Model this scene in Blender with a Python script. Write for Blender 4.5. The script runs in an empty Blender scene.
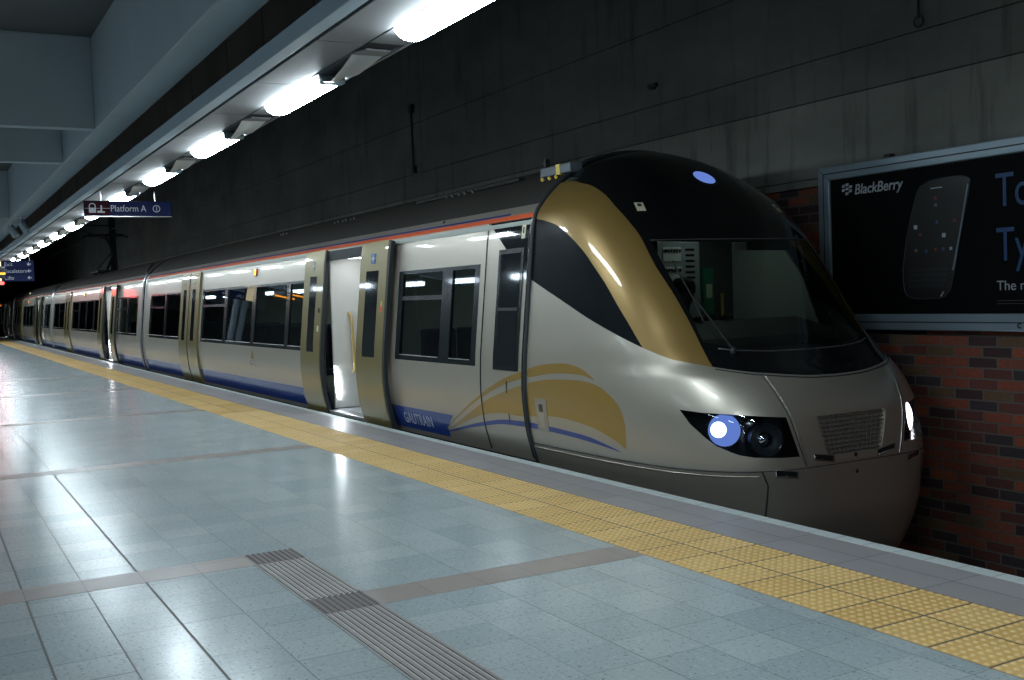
import bpy, math, random
import numpy as np
from mathutils import Vector, Matrix
from mathutils.geometry import delaunay_2d_cdt
random.seed(7)
SC = bpy.context.scene
COL = SC.collection
PI = math.pi

# ------------------------------------------------------------------ materials
def newmat(name):
    m = bpy.data.materials.new(name); m.use_nodes = True
    nt = m.node_tree; nt.nodes.clear()
    out = nt.nodes.new('ShaderNodeOutputMaterial')
    return m, nt, out

class G:
    """small helper to write node graphs"""
    def __init__(s, nt): s.nt = nt
    def n(s, t, **k):
        x = s.nt.nodes.new(t)
        for a, b in k.items(): setattr(x, a, b)
        return x
    def link(s, a, b): s.nt.links.new(a, b)
    def put(s, sock, v):
        if isinstance(v, bpy.types.NodeSocket): s.link(v, sock)
        else: sock.default_value = v
    def m(s, op, a, b=0.0, c=None):
        x = s.n('ShaderNodeMath', operation=op)
        s.put(x.inputs[0], a); s.put(x.inputs[1], b)
        if c is not None: s.put(x.inputs[2], c)
        return x.outputs[0]
    def pos(s):
        g = s.n('ShaderNodeNewGeometry'); q = s.n('ShaderNodeSeparateXYZ'); s.link(g.outputs['Position'], q.inputs[0])
        return g.outputs['Position'], q.outputs[0], q.outputs[1], q.outputs[2]
    def comb(s, x, y, z):
        c = s.n('ShaderNodeCombineXYZ'); s.put(c.inputs[0], x); s.put(c.inputs[1], y); s.put(c.inputs[2], z); return c.outputs[0]
    def noise(s, vec, scale, detail=3.0, rough=.5):
        x = s.n('ShaderNodeTexNoise'); s.link(vec, x.inputs['Vector']); x.inputs['Scale'].default_value = scale
        x.inputs['Detail'].default_value = detail; x.inputs['Roughness'].default_value = rough
        return x.outputs['Fac']
    def white(s, vec):
        x = s.n('ShaderNodeTexWhiteNoise', noise_dimensions='3D'); s.link(vec, x.inputs['Vector']); return x.outputs['Value']
    def ramp(s, f, stops, interp='LINEAR'):
        x = s.n('ShaderNodeValToRGB'); s.put(x.inputs[0], f); cr = x.color_ramp; cr.interpolation = interp
        while len(cr.elements) < len(stops): cr.elements.new(.5)
        for e, (p, c) in zip(cr.elements, stops): e.position = p; e.color = (*c, 1)
        return x.outputs[0]
    def mix(s, f, a, b, mode='MIX'):
        x = s.n('ShaderNodeMix', data_type='RGBA', blend_type=mode)
        s.put(x.inputs[0], f)
        for i, v in ((6, a), (7, b)):
            if isinstance(v, tuple) and len(v) == 3: v = (*v, 1)
            s.put(x.inputs[i], v)
        return x.outputs[2]
    def mapr(s, v, a, b, c, d):
        x = s.n('ShaderNodeMapRange'); s.put(x.inputs[0], v)
        for i, k in enumerate((a, b, c, d)): x.inputs[i+1].default_value = k
        return x.outputs[0]
    def bump(s, h, strength=.3, dist=.01):
        x = s.n('ShaderNodeBump'); x.inputs['Strength'].default_value = strength; x.inputs['Distance'].default_value = dist
        s.link(h, x.inputs['Height']); return x.outputs[0]

def prin(nt, out, color, rough=.5, metal=0.0, coat=0.0, spec=.5, normal=None, emis=None, estr=0.0):
    g = G(nt); b = nt.nodes.new('ShaderNodeBsdfPrincipled')
    g.put(b.inputs['Base Color'], color if isinstance(color, bpy.types.NodeSocket) else (*color, 1))
    g.put(b.inputs['Roughness'], rough); b.inputs['Metallic'].default_value = metal
    b.inputs['Coat Weight'].default_value = coat; b.inputs['Coat Roughness'].default_value = .04
    b.inputs['Specular IOR Level'].default_value = spec
    if normal is not None: g.link(normal, b.inputs['Normal'])
    if emis: b.inputs['Emission Color'].default_value = (*emis, 1); b.inputs['Emission Strength'].default_value = estr
    nt.links.new(b.outputs[0], out.inputs[0]); return b

def basic(name, c, rough=.5, metal=0.0, coat=0.0, spec=.5, var=.12, scale=6.0, bump=0.0, emis=None, estr=0.0):
    """plain procedural material: base colour mottled by noise"""
    m, nt, out = newmat(name); g = G(nt); p, x, y, z = g.pos()
    f = g.noise(p, scale, 4)
    col = g.mix(f, tuple(k*(1-var) for k in c), tuple(min(k*(1+var), 1) for k in c))
    nrm = g.bump(g.noise(p, scale*8, 3), bump, .004) if bump else None
    prin(nt, out, col, rough, metal, coat, spec, nrm, emis, estr)
    return m

def emitter(name, c, s):
    m, nt, out = newmat(name); e = nt.nodes.new('ShaderNodeEmission')
    e.inputs[0].default_value = (*c, 1); e.inputs[1].default_value = s; nt.links.new(e.outputs[0], out.inputs[0]); return m

def glassy(name, tint, gloss=(.9, .95, 1), f0=.06, rough=.01):
    """window glass: tinted see-through layer under a mirror-like Fresnel reflection"""
    m, nt, out = newmat(name); g = G(nt)
    lw = g.n('ShaderNodeFresnel'); lw.inputs[0].default_value = 1.55
    tr = g.n('ShaderNodeBsdfTransparent'); tr.inputs[0].default_value = (*tint, 1)
    gl = g.n('ShaderNodeBsdfGlossy'); gl.inputs[0].default_value = (*gloss, 1); gl.inputs[1].default_value = rough
    mx = g.n('ShaderNodeMixShader'); g.link(g.m('ADD', lw.outputs[0], f0-.04), mx.inputs[0])
    g.link(tr.outputs[0], mx.inputs[1]); g.link(gl.outputs[0], mx.inputs[2]); g.link(mx.outputs[0], out.inputs[0])
    return m

M = {}
M['silver'] = basic('silver_paint', (.50, .462, .395), .37, .62, .3, var=.03)
M['silver_dark'] = basic('bumper_silver_paint', (.42, .385, .33), .33, .62, .5, var=.03)
M['gold'] = basic('gold_paint', (.30, .195, .058), .36, .35, .7, var=.03)
M['cab_glass'] = basic('cab_side_glass', (.006, .009, .011), .3, 0, 0, spec=.05)
M['livery_gold'] = basic('livery_gold', (.36, .23, .06), .36, .3, .6, var=.03)
M['door_gold'] = basic('door_gold_paint', (.27, .225, .095), .36, .45, .6, var=.03)
M['black_gloss'] = basic('black_gloss', (.006, .007, .008), .14, 0, .3, var=.1)
M['side_glass'] = basic('dark_side_glass', (.012, .016, .018), .06, 0, 1.0, var=.1)
M['rubber'] = basic('rubber_seal', (.022, .028, .033), .55)
M['frame_black'] = basic('black_window_frame', (.010, .015, .017), .22, 0, .5)
M['blue'] = basic('livery_blue', (.018, .05, .24), .35, 0, .6, var=.04)
M['orange'] = basic('livery_orange', (.75, .115, .03), .4, 0, .4, var=.04)
M['roof'] = basic('roof_grey', (.05, .046, .042), .55, .2, var=.2, scale=3)
M['roof_box'] = basic('roof_box_grey', (.12, .15, .17), .5)
M['under'] = basic('underframe_black', (.014, .014, .014), .8, var=.4)
M['white'] = basic('white_interior', (.74, .74, .70), .4, var=.03)
M['lining'] = basic('cab_lining', (.45, .50, .46), .6, var=.05)
M['grille'] = basic('grille_grey', (.20, .19, .175), .45, .4)
M['grey'] = basic('grey_cabinet', (.33, .35, .36), .5, var=.06)
M['dash'] = basic('dash_grey', (.06, .065, .065), .6, var=.1)
M['green'] = basic('green_panel', (.02, .22, .12), .5)
M['yellow'] = basic('yellow_paint', (.80, .60, .07), .45)
M['handle'] = basic('yellow_handrail', (.62, .42, .13), .35)
M['metal'] = basic('brushed_metal', (.55, .56, .57), .28, .9, var=.08)
M['chrome'] = basic('chrome', (.8, .8, .82), .1, 1, var=.02)
M['seat'] = basic('seat_fabric', (.03, .045, .09), .9, var=.3, scale=60)
M['int_floor'] = basic('train_floor', (.20, .21, .22), .5)
M['sticker'] = basic('sticker_cream', (.75, .72, .50), .5)
M['concrete'] = None
M['beam'] = basic('painted_concrete_beam', (.36, .425, .465), .75, var=.08, scale=1.3, bump=.05)
M['ceiling'] = basic('dark_ceiling', (.11, .115, .11), .9, var=.2, scale=1.5)
M['fascia'] = basic('dark_brown_fascia', (.46, .37, .32), .7, var=.45, scale=1.1)
M['blue_fascia'] = basic('bluegrey_channel', (.34, .43, .49), .5, .0, var=.06)
M['panel'] = basic('soffit_panel', (.22, .225, .23), .6, var=.05)
M['reflector'] = basic('reflector_plate', (.75, .78, .80), .3, .5, var=.03)
M['dark_joint'] = basic('dark_joint', (.02, .025, .03), .8)
M['lamp'] = emitter('lamp_diffuser', (.80, .93, 1.0), 46.0)
M['int_lamp'] = emitter('vestibule_lamp', (.92, .97, 1.0), 5.0)
M['cab_fill_light'] = emitter('cab_fill_light', (.85, .95, .92), 3.6)  # emitter added to brighten the cab interior
M['saloon_fill_light'] = emitter('saloon_fill_light', (.85, 1.0, .92), 1.6)  # emitter added to brighten the saloon behind the panes
M['headlamp'] = emitter('headlamp_lit', (.13, .22, .62), 1.0)
M['headlamp_core'] = emitter('headlamp_core', (.55, .75, 1.0), 3.5)
M['headlamp_bright'] = emitter('headlamp_bright', (.95, .93, 1.0), 5.0)
M['kick_plate_glint'] = emitter('kick_plate_glint', (.85, .93, 1.0), 60.0)  # glint on the door jamb made as an emitter, not a lamp
M['hall_lamp'] = emitter('hall_lamp', (.72, .88, 1.0), 13.0)
M['led_orange'] = emitter('orange_led', (1.0, .33, .03), 4.0)
M['led_red'] = emitter('red_led', (1.0, .05, .03), 6.0)
M['red_panel'] = emitter('red_lightbox', (1.0, .06, .05), 7.0)
M['cream_light'] = emitter('cream_lightbox', (1.0, .85, .5), 1.3)
M['sign_blue'] = basic('sign_blue', (.006, .012, .055), .6, spec=.2, emis=(.008, .02, .13), estr=.10)
M['sign_navy'] = basic('sign_navy', (.006, .012, .05), .7, spec=.12)
M['sign_red'] = basic('sign_maroon', (.045, .008, .016), .7, spec=.10)
M['sign_white'] = basic('sign_white', (.50, .52, .56), .5, emis=(.6, .65, .7), estr=.08)
M['lettering'] = basic('silver_lettering', (.42, .46, .62), .5)
M['icon_blue'] = basic('icon_blue', (.02, .12, .32), .5)
M['alu'] = basic('anodised_frame', (.22, .29, .34), .38, .35, var=.05)
M['poster'] = basic('black_poster', (.0022, .0026, .0032), .6, spec=.08, var=.2)
M['poster_white'] = basic('poster_lettering', (.36, .40, .45), .5)
M['poster_blue'] = basic('poster_blue_lettering', (.007, .055, .17), .5)
M['poster_grey'] = basic('poster_outline', (.05, .055, .065), .5)
M['poster_key'] = basic('poster_keys', (.016, .018, .022), .5)
M['icon_a'] = basic('poster_icon_pink', (.20, .12, .17), .5)
M['icon_b'] = basic('poster_icon_blue', (.02, .07, .18), .5)
M['icon_c'] = basic('poster_icon_red', (.16, .03, .02), .5)
M['skin'] = basic('skin', (.14, .08, .055), .6, var=.05)
M['hair'] = basic('hair', (.01, .008, .007), .8)
M['vest'] = basic('hi_vis_vest', (.42, .60, .10), .7)
M['cloth'] = basic('dark_uniform', (.02, .022, .03), .9)
M['headglass'] = glassy('headlight_glass', (.92, .95, 1.0), f0=.05)
M['windscreen'] = glassy('windscreen_glass', (.30, .37, .34), f0=.05)
M['pane'] = glassy('tinted_pane', (.26, .32, .30), f0=.05)
M['rail'] = basic('rail_steel', (.3, .28, .26), .4, .8)
M['coping'] = None
M['wire'] = basic('dark_cable', (.012, .012, .012), .6)

def concrete():
    m, nt, out = newmat('concrete_wall'); g = G(nt); p, x, y, z = g.pos()
    v = g.comb(g.m('MULTIPLY', x, .5), y, z)
    a = g.noise(v, 1.1, 6, .6); st = g.noise(g.comb(g.m('MULTIPLY', x, 5.0), y, g.m('MULTIPLY', z, .5)), 1.0, 5, .6)
    col = g.ramp(a, [(.30, (.085, .088, .082)), (.55, (.120, .124, .115)), (.75, (.155, .158, .146))])
    col = g.mix(g.m('LESS_THAN', z, 3.355), col, (1.45, 1.45, 1.42), 'MULTIPLY')  # lower course paler: light on the wall put into the colour
    col = g.mix(g.mapr(st, .55, .70, 0, .65), col, (.055, .052, .047))
    prin(nt, out, col, .9, spec=.2, normal=g.bump(g.noise(p, 14, 6, .6), .25, .01)); return m
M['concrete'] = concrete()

def brick():
    m, nt, out = newmat('red_brick'); g = G(nt); p, x, y, z = g.pos()
    b = g.n('ShaderNodeTexBrick'); b.offset = .5; b.squash = 1
    wob = g.noise(p, 9, 2)
    g.link(g.comb(g.m('ADD', x, g.m('MULTIPLY', wob, .012)), g.m('ADD', z, g.m('MULTIPLY', wob, .01)), 0.0), b.inputs['Vector'])
    b.inputs['Color1'].default_value = (0, 0, 0, 1); b.inputs['Color2'].default_value = (1, 1, 1, 1); b.inputs['Mortar'].default_value = (0, 0, 0, 1)
    b.inputs['Scale'].default_value = 1; b.inputs['Mortar Size'].default_value = .0085; b.inputs['Mortar Smooth'].default_value = .3
    b.inputs['Brick Width'].default_value = .285; b.inputs['Row Height'].default_value = .0935
    col = g.ramp(b.outputs['Color'], [(0, (.060, .032, .034)), (.2, (.15, .052, .040)), (.34, (.26, .080, .050)), (.46, (.052, .042, .048)), (.58, (.28, .074, .042)), (.72, (.13, .046, .038)), (.82, (.15, .095, .05)), (.90, (.36, .095, .045))], 'CONSTANT')
    col = g.mix(g.mapr(g.noise(p, 30, 4), .3, .7, 0, .45), col, (.05, .035, .032))
    col = g.mix(b.outputs['Fac'], col, (.12, .115, .10))
    h = g.m('ADD', g.m('MULTIPLY', b.outputs['Fac'], -1.0), g.m('MULTIPLY', g.noise(p, 60, 3), .4))
    prin(nt, out, col, .85, spec=.25, normal=g.bump(h, .7, .008)); return m
M['brick'] = brick()

PX, X0T, PY, Y0T = .2805, -5.185, .3043, 1.03
def granite():
    """platform paving: speckled blue-grey tiles with brown joints, polished"""
    m, nt, out = newmat('speckled_granite_tiles'); g = G(nt); p, x, y, z = g.pos()
    ry = g.m('DIVIDE', g.m('SUBTRACT', y, Y0T), PY); iy = g.m('FLOOR', ry); fy = g.m('SUBTRACT', ry, iy)
    rx = g.m('DIVIDE', g.m('SUBTRACT', x, X0T), PX); ix = g.m('FLOOR', rx); fx = g.m('SUBTRACT', rx, ix)
    ey = g.m('MULTIPLY', g.m('SUBTRACT', .5, g.m('ABSOLUTE', g.m('SUBTRACT', fy, .5))), PY)
    ex = g.m('MULTIPLY', g.m('SUBTRACT', .5, g.m('ABSOLUTE', g.m('SUBTRACT', fx, .5))), PX)
    rnd = g.white(g.comb(ix, iy, 0.0))
    row = g.white(g.comb(g.m('ROUND', ry), 3.0, 1.0))          # strength of each long joint
    wy = g.mapr(row, 0, 1, .0025, .0075)
    fade = g.mapr(y, .9, 2.0, 1.0, .42)
    jy = g.m('LESS_THAN', ey, g.m('MULTIPLY', wy, fade))
    rj = g.white(g.comb(g.m('ROUND', rx), iy, 5.0))
    jx = g.m('LESS_THAN', ex, g.m('MULTIPLY', g.mapr(rj, 0, 1, .0005, .0050), fade))
    j = g.m('MAXIMUM', jx, jy)
    big = g.noise(p, .8, 3); sp = g.noise(p, 52, 2, .7); sp2 = g.noise(p, 40, 2, .6)
    base = g.mix(rnd, (.31, .375, .395), (.385, .445, .455))
    base = g.mix(g.mapr(big, .35, .7, 0, .22), base, (.33, .35, .345))
    base = g.mix(g.mapr(sp, .58, .70, 0, .75), base, (.11, .13, .14))
    base = g.mix(g.mapr(sp2, .56, .72, 0, .35), base, (.56, .60, .58))
    col = g.mix(g.m('MULTIPLY', j, .85), base, (.06, .052, .045))
    r = g.m('ADD', g.mapr(g.noise(p, 1.2, 1), .3, .7, .205, .235), g.m('MULTIPLY', j, .4))
    prin(nt, out, col, r, spec=.5); return m
M['granite'] = granite()

def tiles_mat(name, c1, c2, px, x0, py, y0, joint, rough=.4, jw=.003, speck=.2, worn=None):
    m, nt, out = newmat(name); g = G(nt); p, x, y, z = g.pos()
    ry = g.m('DIVIDE', g.m('SUBTRACT', y, y0), py); iy = g.m('FLOOR', ry); fy = g.m('SUBTRACT', ry, iy)
    rx = g.m('DIVIDE', g.m('SUBTRACT', x, x0), px); ix = g.m('FLOOR', rx); fx = g.m('SUBTRACT', rx, ix)
    ey = g.m('MULTIPLY', g.m('SUBTRACT', .5, g.m('ABSOLUTE', g.m('SUBTRACT', fy, .5))), py)
    ex = g.m('MULTIPLY', g.m('SUBTRACT', .5, g.m('ABSOLUTE', g.m('SUBTRACT', fx, .5))), px)
    j = g.m('LESS_THAN', g.m('MINIMUM', ex, ey), jw)
    col = g.mix(g.white(g.comb(ix, iy, 0.0)), c1, c2)
    col = g.mix(g.mapr(g.noise(p, 60, 3), .5, .75, 0, speck), col, tuple(k*.45 for k in c1))
    col = g.mix(g.mapr(g.noise(p, 1.7, 4), .45, .75, 0, .35), col, tuple(k*.72 for k in c1))
    if worn: col = g.mix(g.mapr(z, .0012, .005, 0, .5), col, worn)
    col = g.mix(j, col, joint)
    prin(nt, out, col, rough, spec=.4, normal=g.bump(g.m('MULTIPLY', j, -1.0), .3, .003)); return m
M['tactile'] = tiles_mat('yellow_tactile_tiles', (.60, .375, .115), (.72, .48, .18), .2925, -4.72, .3375, 3.575, (.12, .10, .07), .5, .0065, .25, (.80, .66, .40))
M['coping'] = tiles_mat('grey_edge_paving', (.30, .285, .285), (.34, .33, .345), .585, -4.72, .23, 4.25, (.10, .095, .095), .4, .003)
M['nosing'] = tiles_mat('pale_nosing_blocks', (.50, .56, .55), (.55, .60, .59), .214, -4.55, 1.0, 4.3, (.22, .23, .23), .6, .003)
M['band'] = tiles_mat('brown_grey_band_tiles', (.30, .265, .245), (.345, .30, .275), .2805, X0T, .3043, 1.03, (.14, .12, .105), .3, .002)
M['blister'] = basic('blister_tile', (.135, .115, .11), .6)
M['guide'] = tiles_mat('brown_guide_tiles', (.22, .195, .185), (.25, .22, .205), .2805, X0T, .3043, 1.03, (.13, .11, .10), .5, .002)
M['guide_pale'] = tiles_mat('guide_tiles_between_ribs', (.36, .35, .335), (.40, .385, .365), .2805, X0T, .3043, 1.03, (.15, .13, .12), .5, .002)

# ------------------------------------------------------------------ mesh helpers
class MB:
    def __init__(s): s.v = []; s.f = []; s.mi = []; s.sm = []
    def add(s, vs, fs, mi=0, smooth=False):
        b = len(s.v); s.v += [tuple(map(float, v)) for v in vs]
        for f in fs: s.f.append(tuple(i+b for i in f)); s.mi.append(mi); s.sm.append(smooth)
        return s
    def box(s, x0, x1, y0, y1, z0, z1, mi=0):
        v = [(x, y, z) for x in (x0, x1) for y in (y0, y1) for z in (z0, z1)]
        return s.add(v, [(0, 1, 3, 2), (4, 6, 7, 5), (0, 4, 5, 1), (2, 3, 7, 6), (0, 2, 6, 4), (1, 5, 7, 3)], mi)
    def tube(s, pts, r, n=8, mi=0, caps=True):
        pts = [Vector(p) for p in pts]; rings = []; up = None
        for i, p in enumerate(pts):
            t = (pts[min(i+1, len(pts)-1)] - pts[max(i-1, 0)]).normalized()
            if up is None: up = Vector((0, 0, 1)) if abs(t.z) < .9 else Vector((0, 1, 0))
            a = t.cross(up).normalized(); b = a.cross(t).normalized(); up = b
            rr = r[i] if isinstance(r, (list, tuple)) else r
            rings.append([p + a*math.cos(2*PI*k/n)*rr + b*math.sin(2*PI*k/n)*rr for k in range(n)])
        vs = [v for R in rings for v in R]; fs = []
        for i in range(len(rings)-1):
            for k in range(n):
                k2 = (k+1) % n; fs.append((i*n+k, i*n+k2, (i+1)*n+k2, (i+1)*n+k))
        s.add(vs, fs, mi, True)
        if caps:
            s.add(rings[0], [tuple(range(n))], mi); s.add(rings[-1], [tuple(reversed(range(n)))], mi)
        return s
    def lathe(s, c, axis, prof, n=24, mi=0):
        """prof: list of (radius, distance along axis)"""
        ax = Vector(axis).normalized(); a = ax.orthogonal().normalized(); b = ax.cross(a); c = Vector(c)
        vs = []; fs = []
        for r, d in prof:
            for k in range(n): vs.append(c + ax*d + (a*math.cos(2*PI*k/n) + b*math.sin(2*PI*k/n))*max(r, 1e-4))
        for i in range(len(prof)-1):
            for k in range(n):
                k2 = (k+1) % n; fs.append((i*n+k, i*n+k2, (i+1)*n+k2, (i+1)*n+k))
        return s.add(vs, fs, mi, True)
    def prism(s, poly, f, t, mi=0):
        """poly 2D -> f(u, v, w) for w in t=(w0, w1)"""
        n = len(poly); v = [f(a, b, t[0]) for a, b in poly] + [f(a, b, t[1]) for a, b in poly]
        fs = [tuple(range(n)), tuple(range(2*n-1, n-1, -1))] + [(i, i+n, (i+1) % n+n, (i+1) % n) for i in range(n)]
        return s.add(v, fs, mi)
    def build(s, name, mats, parent=None, bevel=0.0, origin=None, seg=2):
        me = bpy.data.meshes.new(name)
        o0 = Vector(origin) if origin is not None else Vector((0, 0, 0))
        me.from_pydata([tuple(Vector(v)-o0) for v in s.v], [], s.f)
        if not isinstance(mats, (list, tuple)): mats = [mats]
        for m in mats: me.materials.append(m)
        me.polygons.foreach_set('material_index', s.mi); me.polygons.foreach_set('use_smooth', s.sm)
        me.validate(); me.update()
        o = bpy.data.objects.new(name, me); COL.objects.link(o); o.location = o0
        if parent is not None: attach(o, parent)
        if bevel:
            b = o.modifiers.new('bevel', 'BEVEL'); b.width = bevel; b.segments = seg; b.limit_method = 'ANGLE'
        return o

def world_of(o):
    m = Matrix.Translation(o.location)
    return (world_of(o.parent) @ o.matrix_parent_inverse @ m) if o.parent else m
def attach(o, parent):
    o.parent = parent; o.matrix_parent_inverse = world_of(parent).inverted()
def tag(o, label, cat, group=None):
    o['label'] = label; o['category'] = cat
    if group: o['group'] = group
    return o
def empty(name, loc):
    o = bpy.data.objects.new(name, None); COL.objects.link(o); o.location = loc; o.empty_display_size = .2; return o
def struct(o):
    o['kind'] = 'structure'; return o
def copy_tree(o, parent=None):
    c = o.copy(); COL.objects.link(c)
    if parent is not None: c.parent = parent; c.matrix_parent_inverse = o.matrix_parent_inverse.copy()
    for ch in list(o.children): copy_tree(ch, c)
    return c
FACE = {'train': Matrix(((0, 0, 1), (1, 0, 0), (0, 1, 0))), 'wall': Matrix(((1, 0, 0), (0, 0, -1), (0, 1, 0)))}
def text(name, body, size, loc, facing, mat, parent=None, depth=.002, sx=1.0, bold=0.0, spacing=1.0, shear=0.0):
    cu = bpy.data.curves.new(name, 'FONT'); cu.body = body; cu.size = size; cu.extrude = depth; cu.offset = bold
    cu.space_character = spacing; cu.shear = shear
    tmp = bpy.data.objects.new(name, cu); COL.objects.link(tmp); bpy.context.view_layer.update()
    me = bpy.data.meshes.new_from_object(tmp.evaluated_get(bpy.context.evaluated_depsgraph_get())); me.name = name
    bpy.data.objects.remove(tmp); me.materials.clear(); me.materials.append(mat)
    o = bpy.data.objects.new(name, me); COL.objects.link(o)
    if parent is not None: o.parent = parent; o.matrix_parent_inverse = world_of(parent).inverted()
    m = FACE[facing].to_4x4(); o.rotation_euler = m.to_euler(); o.scale = (sx, 1, 1); o.location = loc
    return o

# ------------------------------------------------------------------ train body surface
def pchip(xs, ys):
    xs = np.array(xs, float); ys = np.array(ys, float); h = np.diff(xs); d = np.diff(ys)/h
    m = np.zeros(len(xs)); m[0] = d[0]; m[-1] = d[-1]
    for i in range(1, len(xs)-1):
        if d[i-1]*d[i] > 0:
            w1 = 2*h[i]+h[i-1]; w2 = h[i]+2*h[i-1]; m[i] = (w1+w2)/(w1/d[i-1]+w2/d[i])
    def f(x):
        x = np.clip(x, xs[0], xs[-1]); i = np.clip(np.searchsorted(xs, x, side='right')-1, 0, len(h)-1)
        t = (x-xs[i])/h[i]
        return (1+2*t)*(1-t)**2*ys[i]+t*(1-t)**2*h[i]*m[i]+t*t*(3-2*t)*ys[i+1]+t*t*(t-1)*h[i]*m[i+1]
    return f
ZT, XS, YC, ZB = 2.88, -8.53, 6.30, -.75
s_ = lambda z: np.sqrt(np.maximum(ZT-np.array(z, float), 0))
W = [(2.88, 0), (2.84, 0.32), (2.75, 0.64), (2.52, 1.0), (2.39, 1.13), (2.26, 1.222), (2.1, 1.258), (1.93, 1.279), (1.6, 1.316), (1.19, 1.361), (0.87, 1.393), (0.62, 1.403), (0.28, 1.375), (-0.06, 1.285), (-0.4, 1.17), (-0.75, 1.03)]
XF = [(2.88, -8.53), (2.82, -8.22), (2.7, -7.97), (2.5, -7.68), (2.2, -7.37), (1.916, -7.12), (1.6, -6.88), (1.3, -6.65), (1.09, -6.46), (0.95, -6.27), (0.82, -6.06), (0.65, -5.94), (0.5, -5.885), (0.13, -5.86), (-0.2, -5.85), (-0.5, -5.91), (-0.75, -6.02)]
PP = [(2.88, 2.3), (2.6, 2.8), (1.916, 3.8), (1.5, 4.0), (1.1, 3.8), (0.85, 3.4), (0.5, 3.7), (0.13, 4.3), (-0.75, 4.6)]
wf = pchip(s_([a for a, b in W]), [b for a, b in W])
xf = pchip(s_([a for a, b in XF]), [b for a, b in XF])
pf = pchip(s_([a for a, b in PP]), [b for a, b in PP])
def surf(s, th):
    s = np.asarray(s, float); th = np.asarray(th, float)
    p = pf(s); w = wf(s); L = xf(s)-XS; c = np.abs(np.cos(th)); sn = np.abs(np.sin(th)); r = (c**p+sn**p)**(-1/p)
    return np.stack([XS+L*r*c, YC+w*r*np.sin(th), ZT-s*s], -1)
def surf_n(s, th, e=1e-3):
    s = np.asarray(s, float); th = np.asarray(th, float)
    th1 = np.clip(th+e, -PI/2, PI/2); th0 = np.clip(th-e, -PI/2, PI/2); s1 = s+e; s0 = np.maximum(s-e, 1e-4)
    a = surf(s, th1)-surf(s, th0); b = surf(s1, th)-surf(s0, th); n = np.cross(b, a)
    n /= np.maximum(np.linalg.norm(n, axis=-1, keepdims=True), 1e-12)
    P = surf(s, th); d = P-np.array([-8.6, YC, 1.0]); sg = np.sign((d*n).sum(-1, keepdims=True)); sg[sg == 0] = 1
    return n*sg
def hw(z): return float(wf(s_(z)))
def side(x, z, off=0.0):
    """point on the platform side of the train, off metres out from the skin"""
    e = .01; dy = (hw(z+e)-hw(z-e))/(2*e); n = Vector((0, -1, -dy)).normalized()
    return Vector((x, YC-hw(z), z)) + n*off

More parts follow.
